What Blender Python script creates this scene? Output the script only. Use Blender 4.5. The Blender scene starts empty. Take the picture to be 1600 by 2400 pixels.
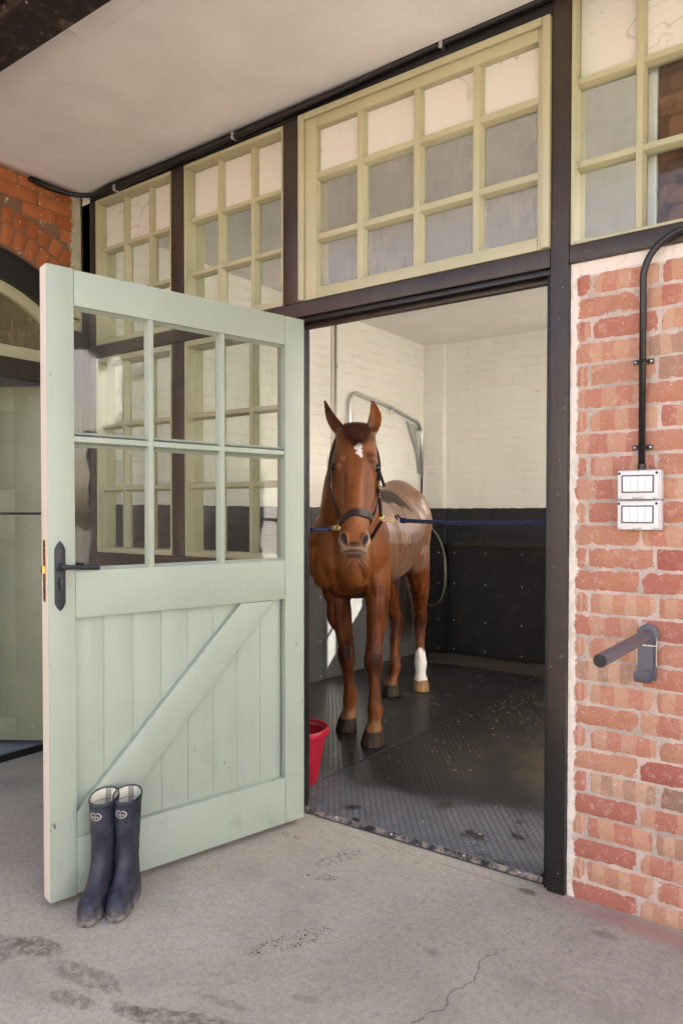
import bpy, bmesh, math, random
import numpy as np
from mathutils import Vector, Matrix, noise as mnoise
from math import pi, sin, cos, radians as rad, sqrt, atan2

# ------------------------------------------------------------------ camera, sky, sun, exposure
SC = bpy.context.scene
COL = SC.collection
cam = bpy.data.cameras.new("camera")
camo = bpy.data.objects.new("camera", cam)
COL.objects.link(camo)
CAM = np.array([1.0875, -2.6883, 1.42])
YAW, PITCH, ROLL = rad(35.9096), rad(-1.1688), rad(0.0514)
_r = np.array([cos(YAW), sin(YAW), 0]); _f = np.array([-sin(YAW), cos(YAW), 0]); _u = np.array([0, 0, 1.0])
FW = cos(PITCH)*_f + sin(PITCH)*_u
_up = -sin(PITCH)*_f + cos(PITCH)*_u
RT = cos(ROLL)*_r + sin(ROLL)*_up
UP = -sin(ROLL)*_r + cos(ROLL)*_up
camo.matrix_world = Matrix(((RT[0], UP[0], -FW[0], CAM[0]), (RT[1], UP[1], -FW[1], CAM[1]), (RT[2], UP[2], -FW[2], CAM[2]), (0, 0, 0, 1)))
cam.sensor_width = 36; cam.lens = 36*1733.38/2400
cam.shift_y = 39.25/2400
cam.clip_start = .05; cam.clip_end = 500
SC.camera = camo

SUN_EL, SUN_AZ = rad(30), rad(40)        # azimuth measured from +X towards +Y
w = bpy.data.worlds.new("World"); SC.world = w; w.use_nodes = True
nt = w.node_tree
bg = nt.nodes["Background"]
sky = nt.nodes.new("ShaderNodeTexSky"); sky.sky_type = 'NISHITA'; sky.sun_disc = False
sky.sun_elevation = SUN_EL; sky.sun_rotation = pi/2 - SUN_AZ
sky.air_density = .6; sky.dust_density = 5.0; sky.ozone_density = .2
nt.links.new(sky.outputs[0], bg.inputs[0]); bg.inputs[1].default_value = .15
sl = bpy.data.lights.new("sun", 'SUN'); sl.energy = 5; sl.angle = rad(.5); sl.color = (1, .93, .82)
so = bpy.data.objects.new("sun", sl); COL.objects.link(so)
sdir = Vector((cos(SUN_EL)*cos(SUN_AZ), cos(SUN_EL)*sin(SUN_AZ), sin(SUN_EL)))
so.rotation_euler = sdir.to_track_quat('Z', 'Y').to_euler(); so.location = sdir*20
SC.view_settings.view_transform = 'Standard'; SC.view_settings.look = 'None'
SC.view_settings.gamma = 1; SC.view_settings.exposure = 2.74
SC.cycles.max_bounces = 10; SC.cycles.diffuse_bounces = 6; SC.cycles.transparent_max_bounces = 12

random.seed(7); RNG = np.random.default_rng(7)

# ------------------------------------------------------------------ node helper
class NT:
    def __init__(s, name):
        s.m = bpy.data.materials.new(name); s.m.use_nodes = True
        s.t = s.m.node_tree; s.n = s.t.nodes; s.l = s.t.links
        s.p = s.n["Principled BSDF"]; s.out = s.n["Material Output"]
        s._tc = None
    def tc(s, which='Object'):
        if not s._tc: s._tc = s.n.new("ShaderNodeTexCoord")
        return s._tc.outputs[which]
    def pos(s):
        return s.n.new("ShaderNodeNewGeometry").outputs['Position']
    def put(s, sock, v):
        if hasattr(v, 'links'): s.l.new(v, sock)
        elif v is not None:
            if hasattr(sock.default_value, '__len__'):
                v = tuple(v) if hasattr(v, '__len__') else (v,)*len(sock.default_value)
                if len(sock.default_value) == 4 and len(v) == 3: v = v+(1,)
            sock.default_value = v
    def math(s, op, a, b=None, c=None, clamp=False):
        n = s.n.new("ShaderNodeMath"); n.operation = op; n.use_clamp = clamp
        s.put(n.inputs[0], a)
        if b is not None: s.put(n.inputs[1], b)
        if c is not None: s.put(n.inputs[2], c)
        return n.outputs[0]
    def vmath(s, op, a, b=None):
        n = s.n.new("ShaderNodeVectorMath"); n.operation = op
        s.put(n.inputs[0], a)
        if b is not None: s.put(n.inputs[1], b)
        return n.outputs['Value'] if op in ('LENGTH', 'DOT_PRODUCT') else n.outputs[0]
    def sep(s, v):
        n = s.n.new("ShaderNodeSeparateXYZ"); s.put(n.inputs[0], v); return n.outputs
    def comb(s, x=0, y=0, z=0):
        n = s.n.new("ShaderNodeCombineXYZ")
        for i, q in enumerate((x, y, z)): s.put(n.inputs[i], q)
        return n.outputs[0]
    def mapv(s, v, loc=(0, 0, 0), rot=(0, 0, 0), sc=(1, 1, 1)):
        n = s.n.new("ShaderNodeMapping"); s.put(n.inputs[0], v)
        n.inputs[1].default_value = loc; n.inputs[2].default_value = rot; n.inputs[3].default_value = sc
        return n.outputs[0]
    def noise(s, v, scale, detail=4, rough=.55, dist=0, out=0):
        n = s.n.new("ShaderNodeTexNoise"); s.put(n.inputs['Vector'], v)
        n.inputs['Scale'].default_value = scale; n.inputs['Detail'].default_value = detail
        n.inputs['Roughness'].default_value = rough; n.inputs['Distortion'].default_value = dist
        return n.outputs[out]
    def voro(s, v, scale, feature='F1', out=0, rand=1):
        n = s.n.new("ShaderNodeTexVoronoi"); n.feature = feature; s.put(n.inputs['Vector'], v)
        n.inputs['Scale'].default_value = scale; n.inputs['Randomness'].default_value = rand
        return n.outputs[out]
    def ramp(s, f, stops, interp='LINEAR'):
        n = s.n.new("ShaderNodeValToRGB"); s.put(n.inputs[0], f); r = n.color_ramp; r.interpolation = interp
        while len(r.elements) < len(stops): r.elements.new(.5)
        for e, (p, c) in zip(r.elements, stops):
            e.position = p
            e.color = (c, c, c, 1) if not hasattr(c, '__len__') else tuple(c)+(1,)
        return n.outputs[0]
    def rng(s, f, a, b, c=0, d=1, smooth=False):
        n = s.n.new("ShaderNodeMapRange"); s.put(n.inputs[0], f)
        if smooth: n.interpolation_type = 'SMOOTHSTEP'
        for i, q in enumerate((a, b, c, d)): n.inputs[i+1].default_value = q
        return n.outputs[0]
    def mix(s, f, a, b, mode='MIX'):
        n = s.n.new("ShaderNodeMix"); n.data_type = 'RGBA'; n.blend_type = mode
        s.put(n.inputs[0], f); s.put(n.inputs[6], a); s.put(n.inputs[7], b)
        return n.outputs[2]
    def attr(s, name, out='Color'):
        n = s.n.new("ShaderNodeAttribute"); n.attribute_name = name; return n.outputs[out]
    def bump(s, h, strength=.3, dist=.01, normal=None):
        n = s.n.new("ShaderNodeBump"); s.put(n.inputs['Height'], h)
        n.inputs['Strength'].default_value = strength; n.inputs['Distance'].default_value = dist
        if normal is not None: s.l.new(normal, n.inputs['Normal'])
        return n.outputs[0]
    def set(s, col=None, rough=None, spec=None, metal=None, nrm=None, **kw):
        p = s.p
        if col is not None: s.put(p.inputs['Base Color'], col)
        if rough is not None: s.put(p.inputs['Roughness'], rough)
        if spec is not None: s.put(p.inputs['Specular IOR Level'], spec)
        if metal is not None: s.put(p.inputs['Metallic'], metal)
        if nrm is not None: s.l.new(nrm, p.inputs['Normal'])
        for k, v in kw.items(): s.put(p.inputs[k], v)
        return s.m

M = {}
def paint(name, col, rough=.45, bump=.12, wear=None, wear_amt=.62, var=.12, stretch=(1, 1, .12), dirt=False, foot=False):
    t = NT(name); o = t.tc()
    n1 = t.noise(t.mapv(o, sc=stretch), 60, 5, .6)
    n2 = t.noise(o, 3.5, 4)
    c = t.mix(t.rng(n2, .3, .7, 0, 1), [q*(1-var) for q in col], [min(1, q*(1+var)) for q in col])
    if wear:
        k = t.ramp(t.noise(o, 38, 6, .7), [(wear_amt, 0), (wear_amt+.05, 1)])
        c = t.mix(k, c, wear)
    if dirt:   # scuffs low down, tiny chips, grime in the grain
        zz = t.sep(o)[2]
        low = t.rng(zz, .75, .05, 0, 1)
        sc = t.ramp(t.noise(t.mapv(o, sc=(1, 1, .6)), 9, 7, .75), [(.53, 0), (.72, .5)])
        c = t.mix(t.math('MULTIPLY', sc, t.math('ADD', .12, low)), c, (.25, .235, .18))
        spk = t.ramp(t.noise(t.mapv(o, sc=(1, 1, .45)), 34, 4, .6), [(.685, 0), (.70, 1)])
        c = t.mix(t.math('MULTIPLY', spk, t.math('ADD', .35, low)), c, (.10, .09, .07))
        c = t.mix(t.ramp(t.noise(t.mapv(o, sc=(1, 1, .05)), 45, 4), [(.35, .06), (.6, 0)]), c, (.27, .29, .23))
    if foot:
        zz = t.sep(t.pos())[2]
        k = t.rng(t.math('ADD', zz, t.math('MULTIPLY', t.noise(o, 6, 4), .3)), .95, .55, 0, .85, True)
        c = t.mix(k, c, (.010, .0095, .010))
        c = t.mix(t.ramp(t.noise(o, 70, 3), [(.71, 0), (.73, .8)]), c, (.30, .25, .2))
    h = t.math('ADD', t.math('MULTIPLY', n1, .6), t.math('MULTIPLY', t.noise(o, 9, 3), .8))
    t.set(c, t.rng(n1, .3, .7, rough-.07, rough+.1), .45, nrm=t.bump(h, bump, .006))
    M[name] = t.m

paint('sage_paint', (.352, .398, .318), .40, .14, (.26, .27, .21), .69, .04, dirt=True)
paint('olive_paint', (.44, .41, .255), .40, .14, (.33, .29, .15), .69, .07)
paint('old_sage_paint', (.30, .31, .20), .45, .2, (.20, .20, .14), .66, .1)
paint('cream_and_lit_edge_paint', (.66, .62, .52), .5, .1, (.5, .46, .38), .7, .05)  # cream batten paint; on the door edge it stands for warm light
paint('timber_paint', (.040, .026, .018), .38, .5, (.12, .09, .075), .70, .35, (1, 1, .3), foot=True)
paint('timber_black', (.012, .011, .011), .4, .4, (.10, .08, .07), .68, .3)
paint('bounce_render', (.27, .26, .24), .85, .35, None, .6, .03, (1, 1, 1))
paint('plaster', (.85, .83, .81), .85, .35, None, .6, .055, (1, 1, 1))

def metal(name, col, rough, metalness=1, bump=.05, var=.25):
    t = NT(name); o = t.tc(); n = t.noise(o, 25, 5, .6)
    c = t.mix(n, [q*(1-var) for q in col], [min(1, q*(1+var)) for q in col])
    M[name] = t.set(c, t.rng(t.noise(o, 90, 3), .3, .7, rough-.08, rough+.12), .5, metalness, t.bump(n, bump, .004))
metal('galvanised', (.62, .64, .64), .32, 1, .02, .07)
metal('brass', (.80, .58, .22), .25)
metal('iron', (.030, .031, .036), .45, .35, .25, .4)
metal('rack_steel', (.105, .103, .125), .38, 0, .0, .03)
metal('conduit_black', (.012, .010, .011), .3, 0, .08, .3)
metal('screw_steel', (.75, .74, .72), .3, 1, 0)
metal('white_plastic', (.74, .72, .69), .35, 0, .03, .02)
metal('grey_plastic', (.66, .66, .69), .3, 0, .02, .02)
metal('red_plastic', (.40, .008, .026), .42, 0, .35, .35)
metal('rope_navy', (.016, .017, .062), .85, 0, .6, .35)
metal('leather', (.030, .014, .010), .36, 0, .35, .3)
metal('leather_black', (.012, .010, .010), .4, 0, .3, .3)
metal('white_label', (.6, .58, .52), .5, 0, 0, .02)
metal('label_dark', (.06, .055, .05), .5, 0, 0, .02)
metal('plastic_hose', (.16, .17, .11), .3, 0, 0, .1)

def glass(name, dirt=.06, tint=(.93, .95, .93), dcol=(.55, .52, .45), scale=14, frost=0):
    t = NT(name); o = t.tc()
    tr = t.n.new("ShaderNodeBsdfTransparent"); tr.inputs[0].default_value = tuple(tint)+(1,)
    gl = t.n.new("ShaderNodeBsdfGlossy"); gl.inputs['Roughness'].default_value = .03+frost*.2
    nb = t.bump(t.noise(o, 6, 2), .05, .02); t.l.new(nb, gl.inputs['Normal'])
    df = t.n.new("ShaderNodeBsdfDiffuse"); df.inputs[0].default_value = tuple(dcol)+(1,)
    ts = t.n.new("ShaderNodeBsdfTranslucent"); ts.inputs[0].default_value = tuple(dcol)+(1,)
    m0 = t.n.new("ShaderNodeMixShader"); m0.inputs[0].default_value = .45
    t.l.new(df.outputs[0], m0.inputs[1]); t.l.new(ts.outputs[0], m0.inputs[2])
    d = t.math('ADD', t.ramp(t.noise(t.mapv(o, sc=(1, 1, .25)), scale, 6, .75), [(.5, 0), (.95, min(1, dirt*4))]), dirt)
    speck = t.ramp(t.noise(o, 160, 2, .5), [(.70, 0), (.74, .5)])
    d = t.math('ADD', d, t.math('MULTIPLY', speck, .5), clamp=True)
    m1 = t.n.new("ShaderNodeMixShader"); t.l.new(d, m1.inputs[0])
    t.l.new(tr.outputs[0], m1.inputs[1]); t.l.new(m0.outputs[0], m1.inputs[2])
    lw = t.n.new("ShaderNodeLayerWeight"); fres = t.math('ADD', .04, t.math('MULTIPLY', .9, t.math('POWER', lw.outputs['Facing'], 5.0)))
    m2 = t.n.new("ShaderNodeMixShader"); t.l.new(t.math('MULTIPLY', fres, .55-.2*frost), m2.inputs[0])
    t.l.new(m1.outputs[0], m2.inputs[1]); t.l.new(gl.outputs[0], m2.inputs[2])
    t.l.new(m2.outputs[0], t.out.inputs[0]); M[name] = t.m
glass('clear_glass', .02)
glass('dirty_glass', .17, (.92, .92, .92), (.46, .43, .38), 5, .4)
glass('tan_glass', .35, (.9, .85, .72), (.42, .34, .20), 12, .6)

def t_boarded():
    t = NT('boarded_pane'); o = t.tc()
    n = t.noise(o, 2.6, 3, .5, 1.2)
    vein = t.ramp(t.math('ABSOLUTE', t.math('SUBTRACT', n, .5)), [(0, 1), (.012, 0)])
    vein = t.math('MULTIPLY', vein, t.rng(t.noise(o, 4, 2), .4, .6))
    c = t.mix(t.math('MULTIPLY', vein, .45), (.66, .64, .57), (.25, .20, .14))
    c = t.mix(t.ramp(t.noise(o, 70, 3), [(.7, 0), (.74, .7)]), c, (.12, .09, .06))
    M['boarded_pane'] = t.set(c, .3, .5)
t_boarded()

def t_interior():
    t = NT('painted_brick'); g = t.pos(); x, y, z = t.sep(g)
    u = t.math('ADD', x, y)
    wob = t.math('MULTIPLY', t.math('SUBTRACT', t.noise(g, 5, 2), .5), .02)
    v = t.comb(u, t.math('ADD', z, wob), 0)
    b = t.n.new("ShaderNodeTexBrick"); t.l.new(v, b.inputs['Vector'])
    b.inputs['Scale'].default_value = 1; b.inputs['Brick Width'].default_value = .24; b.inputs['Row Height'].default_value = .083
    b.inputs['Mortar Size'].default_value = .006; b.inputs['Mortar Smooth'].default_value = .9
    joint = t.math('MULTIPLY', b.outputs['Fac'], t.rng(t.noise(g, 6, 3), .36, .66))
    cream = t.mix(t.rng(t.noise(g, 2.2, 4), .3, .7), (.84, .82, .755), (.89, .875, .82))
    rust = t.ramp(t.noise(t.mapv(g, sc=(1, 1, .25)), 5, 4), [(.60, 0), (.78, .35)])
    cream = t.mix(t.math('MULTIPLY', rust, .6), cream, (.62, .49, .32))
    cream = t.mix(t.math('MULTIPLY', joint, .2), cream, (.50, .42, .30))
    dark = t.mix(t.noise(g, 9, 4), (.012, .013, .015), (.035, .037, .040))
    edge = t.math('ADD', z, t.math('MULTIPLY', t.math('SUBTRACT', t.noise(g, 14, 3), .5), .02))
    c = t.mix(t.math('GREATER_THAN', edge, 1.475), dark, cream)
    h = t.math('ADD', t.math('MULTIPLY', joint, -1.0), t.math('MULTIPLY', t.noise(g, 22, 5), .5))
    M['painted_brick'] = t.set(c, t.math('SUBTRACT', .68, t.math('MULTIPLY', t.math('LESS_THAN', edge, 1.475), .25)), .4, nrm=t.bump(h, .5, .010))
t_interior()

def t_rubber():
    for nm, floor in (('rubber_floor', True), ('rubber_wall', False)):
        t = NT(nm); g = t.pos(); x, y, z = t.sep(g)
        if floor: a, b = x, y
        else: a, b = t.math('ADD', x, y), z
        p = .024 if floor else .017
        # fish-scale tread: rows of offset lozenges
        row = t.math('FLOOR', t.math('DIVIDE', b, p))
        off = t.math('MULTIPLY', t.math('MODULO', t.math('ABSOLUTE', row), 2.0), p*.75)
        fa = t.math('PINGPONG', t.math('ADD', t.math('ADD', a, off), t.math('MULTIPLY', t.math('FRACT', t.math('DIVIDE', b, p)), p*.5)), p*.75)
        fb = t.math('PINGPONG', b, p*.5)
        ga = t.rng(fa, 0, p*.13, 1, 0); gb = t.rng(fb, 0, p*.10, 1, 0)
        groove = t.math('MAXIMUM', ga, gb)
        h = t.math('ADD', t.math('MULTIPLY', groove, -1), t.math('MULTIPLY', t.noise(g, 60, 3), .25))
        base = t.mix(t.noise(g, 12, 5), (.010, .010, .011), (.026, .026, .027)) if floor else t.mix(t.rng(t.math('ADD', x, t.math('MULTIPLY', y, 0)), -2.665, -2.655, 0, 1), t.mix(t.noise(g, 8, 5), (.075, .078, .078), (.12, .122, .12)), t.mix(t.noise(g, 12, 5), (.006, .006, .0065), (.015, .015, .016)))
        rough = .36
        if floor:
            dust = t.noise(g, 7, 6, .7)
            edge = t.math('ADD', y, t.math('MULTIPLY', t.math('SUBTRACT', t.noise(g, 3.0, 4), .5), .45))
            edge = t.math('ADD', edge, t.math('MULTIPLY', x, -.10))
            front = t.rng(edge, .42, .72, 1, 0, True)
            d = t.math('MULTIPLY', front, t.rng(dust, .25, .55, .5, 1))
            wet = t.ramp(t.noise(g, 7.5, 3, .5), [(.60, 0), (.635, 1)])
            d = t.math('MULTIPLY', d, t.math('SUBTRACT', 1, t.math('MULTIPLY', wet, .85)))
            c = t.mix(t.math('MULTIPLY', d, .9), base, t.mix(t.noise(g, 18, 5, .7), (.07, .072, .08), (.21, .215, .235)))
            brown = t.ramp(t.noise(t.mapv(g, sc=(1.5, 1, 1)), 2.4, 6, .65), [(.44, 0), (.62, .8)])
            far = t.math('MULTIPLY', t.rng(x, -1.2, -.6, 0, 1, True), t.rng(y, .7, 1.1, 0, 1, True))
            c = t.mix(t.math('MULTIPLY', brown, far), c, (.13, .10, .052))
            c = t.mix(groove, c, (.008, .008, .009))
            rough = t.math('ADD', .33, t.math('MULTIPLY', d, .4))
        else:
            c = t.mix(t.math('MULTIPLY', t.ramp(t.noise(g, 6, 6, .7), [(.5, 0), (.85, .3)]), 1.0), base, (.10, .095, .085))
            h = t.math('ADD', h, 0)
        M[nm] = t.set(c, rough, .5, nrm=t.bump(h, .5 if floor else .35, .005))
t_rubber()

def t_ground():
    t = NT('concrete'); g = t.pos()
    n1 = t.noise(g, 1.6, 6, .6); n2 = t.noise(g, 55, 4, .7); n3 = t.noise(g, 9, 6, .65)
    c = t.mix(t.rng(n1, .3, .7), (.42, .382, .298), (.555, .508, .405))
    c = t.mix(t.rng(n2, .3, .75, 0, .55), c, (.20, .183, .162))
    c = t.mix(t.ramp(n3, [(.5, 0), (.75, .6)]), c, (.55, .515, .45))
    c = t.mix(t.ramp(t.noise(g, 4.5, 7, .75), [(.50, 0), (.68, .55)]), c, (.235, .212, .185))
    c = t.mix(t.ramp(t.noise(g, 28, 6, .8), [(.54, 0), (.70, .55)]), c, (.16, .145, .125))
    c = t.mix(t.ramp(t.noise(g, 95, 5, .8), [(.63, 0), (.70, .7)]), c, (.15, .135, .115))
    c = t.mix(t.ramp(t.noise(g, 80, 2), [(.71, 0), (.74, .6)]), c, (.58, .56, .52))
    gr = t.noise(g, 210, 3, .7); gr2 = t.noise(g, 75, 4, .75)
    c = t.mix(t.rng(gr, .42, .36, 0, .65), c, (.19, .175, .15)); c = t.mix(t.rng(gr, .60, .68, 0, .55), c, (.62, .59, .52))
    c = t.mix(t.rng(gr2, .44, .36, 0, .5), c, (.21, .195, .165))
    def ell(cx, cy, rx, ry, ang, soft=.5, edge=.5, escale=12):
        q = t.mapv(t.vmath('SUBTRACT', g, (cx, cy, 0)), rot=(0, 0, 0))
        n = t.n.new("ShaderNodeVectorRotate"); n.rotation_type = 'Z_AXIS'; t.l.new(q, n.inputs[0]); n.inputs['Angle'].default_value = -ang
        d = t.vmath('LENGTH', t.vmath('DIVIDE', n.outputs[0], (rx, ry, 1)))
        d = t.math('ADD', d, t.math('MULTIPLY', t.math('SUBTRACT', t.noise(g, escale, 5, .7), .5), edge*2))
        return t.rng(d, 1, 1-soft, 0, 1), n.outputs[0]
    def stain(m, amt, col):
        nonlocal c
        c = t.mix(t.math('MULTIPLY', m, amt), c, col)
    dark = (.115, .10, .075)
    # reddish brick dust along the wall foot, wet marks and spills, boot prints
    m, _ = ell(.55, -.06, .62, .085, rad(-4), .8, .35, 5); stain(m, .75, (.42, .225, .195))
    for cx, cy, rx, ry, an, am in [(-1.12, -1.33, .10, .055, .2, .8), (-1.22, -1.42, .12, .09, .5, .6), (-.86, -1.33, .16, .05, .15, .6), (-.80, -1.42, .09, .035, .3, .6), (-.45, -1.29, .22, .045, .35, .75), (-.62, -1.36, .08, .03, .1, .6), (-.30, -1.22, .09, .03, .5, .6), (-.25, -1.02, .05, .02, .3, .4), (-.43, -1.17, .1, .02, .2, .4)]:
        m, _ = ell(cx, cy, rx, ry, an, .25, .75, 22)
        m = t.math('MULTIPLY', m, t.rng(t.noise(g, 34, 5, .75), .40, .56, .15, 1))
        stain(m, am, dark)
    m, _ = ell(.04, -.05, .045, .028, 0, .4, .2, 9); stain(m, .7, (.12, .095, .055))
    m, _ = ell(.36, -.17, .06, .03, 0, .6, .2, 9); stain(m, .5, (.14, .12, .08))
    m, _ = ell(-.06, -.60, .045, .035, 0, .9, .5, 14); stain(m, .5, (.13, .11, .09))
    m, _ = ell(-1.55, -.55, .16, .03, .3, .4, .9, 20); stain(m, .6, (.12, .11, .1))
    for cx, cy, rx, ry, an in [(-.69, -.235, .125, .045, rad(70)), (-.475, -.82, .17, .05, rad(62)), (-.655, -.41, .07, .035, rad(20)), (-1.0, -.20, .1, .016, .1)]:
        m, q = ell(cx, cy, rx, ry, an, .12, .25, 30)
        pat = t.ramp(t.voro(t.mapv(q, sc=(1, 1.4, 1)), 62, 'DISTANCE_TO_EDGE'), [(.10, 0), (.22, 1)])
        pat = t.math('MULTIPLY', pat, t.rng(t.noise(g, 26, 5, .7), .42, .56))
        stain(t.math('MULTIPLY', m, pat), .95, (.075, .052, .036))
    m, _ = ell(-.95, -.16, .14, .014, rad(-14), .7, .5, 15); stain(m, .55, (.50, .30, .18))
    m, _ = ell(-.25, -.03, .40, .022, rad(-8), .5, .7, 15); stain(m, .5, (.42, .33, .28))
    # cracks: a wandering line across the slab and a joint parallel to the sill
    x, y, z = t.sep(g)
    wob = t.math('MULTIPLY', t.math('SUBTRACT', t.noise(g, 4, 5, .6), .5), .22)
    cx_ = t.math('ABSOLUTE', t.math('SUBTRACT', t.math('ADD', x, wob), t.math('ADD', .105, t.math('MULTIPLY', t.math('ADD', y, .5), .08))))
    k = t.math('MULTIPLY', t.rng(cx_, 0, .0042, 1, 0), t.rng(y, -.40, -.52, 0, 1))
    stain(k, .6, (.09, .078, .062))
    j = t.math('ABSOLUTE', t.math('ADD', t.math('ADD', y, .045), t.math('MULTIPLY', t.math('SUBTRACT', t.noise(g, 3, 3), .5), .05)))
    k2 = t.math('MULTIPLY', t.rng(j, 0, .004, 1, 0), t.rng(x, -.9, -.7, 0, 1))
    stain(t.math('MULTIPLY', k2, t.rng(x, .06, .03, 0, 1)), .6, (.1, .085, .07))
    far = t.rng(y, -3.2, -4.0, 0, 1)
    c = t.mix(far, c, (.10, .097, .09))  # unseen yard darkened out here to cut bounce light on the front
    h = t.math('ADD', t.math('MULTIPLY', n2, .5), t.math('ADD', t.math('MULTIPLY', n3, .8), t.math('MULTIPLY', k, -3)))
    M['concrete'] = t.set(c, t.rng(n3, .3, .7, .72, .9), .35, nrm=t.bump(h, .35, .006))
    t = NT('worn_sill'); g = t.pos()
    c = t.mix(t.ramp(t.noise(g, 16, 7, .75), [(.44, 0), (.58, 1)]), (.022, .022, .026), (.30, .24, .205))
    M['worn_sill'] = t.set(c, .7, .35, nrm=t.bump(t.noise(g, 30, 6, .7), .8, .008))
    t = NT('bare_floor'); g = t.pos()
    c = t.mix(t.noise(g, 6, 6, .7), (.022, .018, .014), (.065, .05, .036))
    M['bare_floor'] = t.set(c, .8, .3, nrm=t.bump(t.noise(g, 30, 5), .5, .01))
    t = NT('grey_slab'); g = t.pos()
    M['grey_slab'] = t.set(t.mix(t.noise(g, 8, 5), (.22, .25, .29), (.32, .35, .39)), .6, .3)
t_ground()

def t_brick():
    def common(t, a, bcol, mortar, c1, c2, c3):
        pass
    # facing bricks: attribute 'brk' = (rand, along 0..1, rand2, 1)
    t = NT('red_brick'); g = t.pos(); a = t.attr('brk'); n = t.n.new("ShaderNodeSeparateColor"); t.l.new(a, n.inputs[0])
    r1, al, r2 = n.outputs[0], n.outputs[1], n.outputs[2]
    c = t.ramp(r1, [(0, (.37, .12, .088)), (.28, (.45, .165, .112)), (.55, (.48, .20, .128)), (.82, (.50, .255, .155)), (.95, (.46, .26, .165)), (1, (.27, .19, .14))])
    # kiss-mark bands along some bricks
    ph = t.math('ADD', t.math('MULTIPLY', al, t.math('ADD', 3.0, t.math('MULTIPLY', r1, 3))), t.math('MULTIPLY', r2, 7))
    ph = t.math('ADD', ph, t.math('MULTIPLY', t.noise(g, 18, 2), .5))
    band = t.rng(t.math('PINGPONG', ph, 1), .48, .56, 0, 1)
    band = t.math('MULTIPLY', band, t.rng(r2, .45, .5, 0, 1))
    c = t.mix(t.math('MULTIPLY', band, .75), c, t.mix(r1, (.54, .31, .19), (.58, .38, .25)))
    c = t.mix(t.rng(t.noise(g, 14, 5, .65), .3, .7, 0, .55), c, t.mix(r2, (.32, .10, .075), (.58, .33, .235)))
    c = t.mix(t.ramp(t.noise(g, 45, 5, .7), [(.54, 0), (.72, .55)]), c, (.66, .47, .39))
    c = t.mix(t.ramp(t.noise(g, 95, 3, .6), [(.64, 0), (.69, .75)]), c, (.20, .085, .06))
    c = t.mix(t.ramp(t.noise(g, 140, 2), [(.69, 0), (.73, .6)]), c, (.85, .75, .66))
    h = t.math('ADD', t.noise(g, 40, 6, .7), t.math('MULTIPLY', t.noise(g, 150, 3), .5))
    X_, Y_, Z_ = t.sep(g)
    pm = t.math('ADD', X_, t.math('MULTIPLY', t.math('SUBTRACT', t.noise(g, 11, 7, .8), .5), .09))
    pm = t.math('MAXIMUM', t.rng(pm, .194, .188, 0, 1), t.rng(t.math('ADD', Z_, t.math('MULTIPLY', t.math('SUBTRACT', t.noise(g, 9, 6, .75), .5), .06)), 2.288, 2.296, 0, .9))
    c = t.mix(pm, c, (.80, .70, .60))
    M['red_brick'] = t.set(c, .88, .25, nrm=t.bump(h, .75, .006))
    t = NT('mortar'); g = t.pos(); x, y, z = t.sep(g)
    c = t.mix(t.noise(g, 16, 6, .7), (.37, .30, .25), (.50, .42, .36))
    pk = t.ramp(t.noise(g, 5, 5, .7), [(.40, 0), (.58, .9)])
    c = t.mix(pk, c, (.64, .50, .43))
    c = t.mix(t.ramp(t.noise(g, 100, 3), [(.63, 0), (.7, .5)]), c, (.14, .12, .1))
    h = t.math('ADD', t.noise(g, 50, 6, .75), t.math('MULTIPLY', t.noise(g, 11, 3), .8))
    pm = t.math('ADD', x, t.math('MULTIPLY', t.math('SUBTRACT', t.noise(g, 11, 7, .8), .5), .09))
    pm = t.math('MAXIMUM', t.rng(pm, .199, .190, 0, 1), t.rng(t.math('ADD', z, t.math('MULTIPLY', t.math('SUBTRACT', t.noise(g, 9, 6, .75), .5), .06)), 2.275, 2.285, 0, .9))
    yl = t.ramp(t.noise(g, 26, 5, .7), [(.52, 0), (.66, .6)])
    c = t.mix(pm, c, t.mix(yl, (.84, .74, .65), (.60, .54, .32)))
    M['mortar'] = t.set(c, .92, .2, nrm=t.bump(h, .7, .008))
    t = NT('paint_residue'); g = t.pos()
    c = t.mix(t.noise(g, 14, 6, .7), (.86, .74, .62), (.88, .84, .76))
    c = t.mix(t.ramp(t.noise(g, 30, 5), [(.57, 0), (.7, .7)]), c, (.60, .55, .30))
    M['paint_residue'] = t.set(c, .8, .3, nrm=t.bump(t.noise(g, 45, 6), .5, .006))
    t = NT('orange_brick'); g = t.pos(); a = t.attr('brk'); n = t.n.new("ShaderNodeSeparateColor"); t.l.new(a, n.inputs[0])
    c = t.mix(n.outputs[0], (.36, .095, .026), (.50, .17, .055))
    c = t.mix(t.rng(t.noise(g, 9, 5, .6), .3, .7, 0, .6), c, (.26, .065, .02))
    c = t.mix(t.ramp(t.noise(t.mapv(g, sc=(1, 1, 3)), 7, 6, .75), [(.66, 0), (.71, .7)]), c, (.70, .55, .42))
    c = t.mix(t.ramp(t.noise(g, 60, 3), [(.69, 0), (.72, .9)]), c, (.75, .65, .5))
    yy = t.sep(g)[1]
    pm = t.rng(t.math('ADD', yy, t.math('MULTIPLY', t.math('SUBTRACT', t.noise(g, 9, 6, .75), .5), .16)), -.075, -.06, 0, 1)
    c = t.mix(pm, c, t.mix(t.ramp(t.noise(g, 16, 4), [(.45, 0), (.6, 1)]), (.62, .56, .44), (.45, .42, .25)))
    M['orange_brick'] = t.set(c, .5, .4, nrm=t.bump(t.noise(g, 40, 5), .3, .004))
    t = NT('dark_mortar'); g = t.pos()
    c = t.mix(t.noise(g, 20, 5), (.16, .08, .05), (.27, .15, .095))
    c = t.mix(t.ramp(t.noise(g, 14, 5), [(.62, 0), (.68, .8)]), c, (.6, .52, .42))
    yy = t.sep(g)[1]
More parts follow.
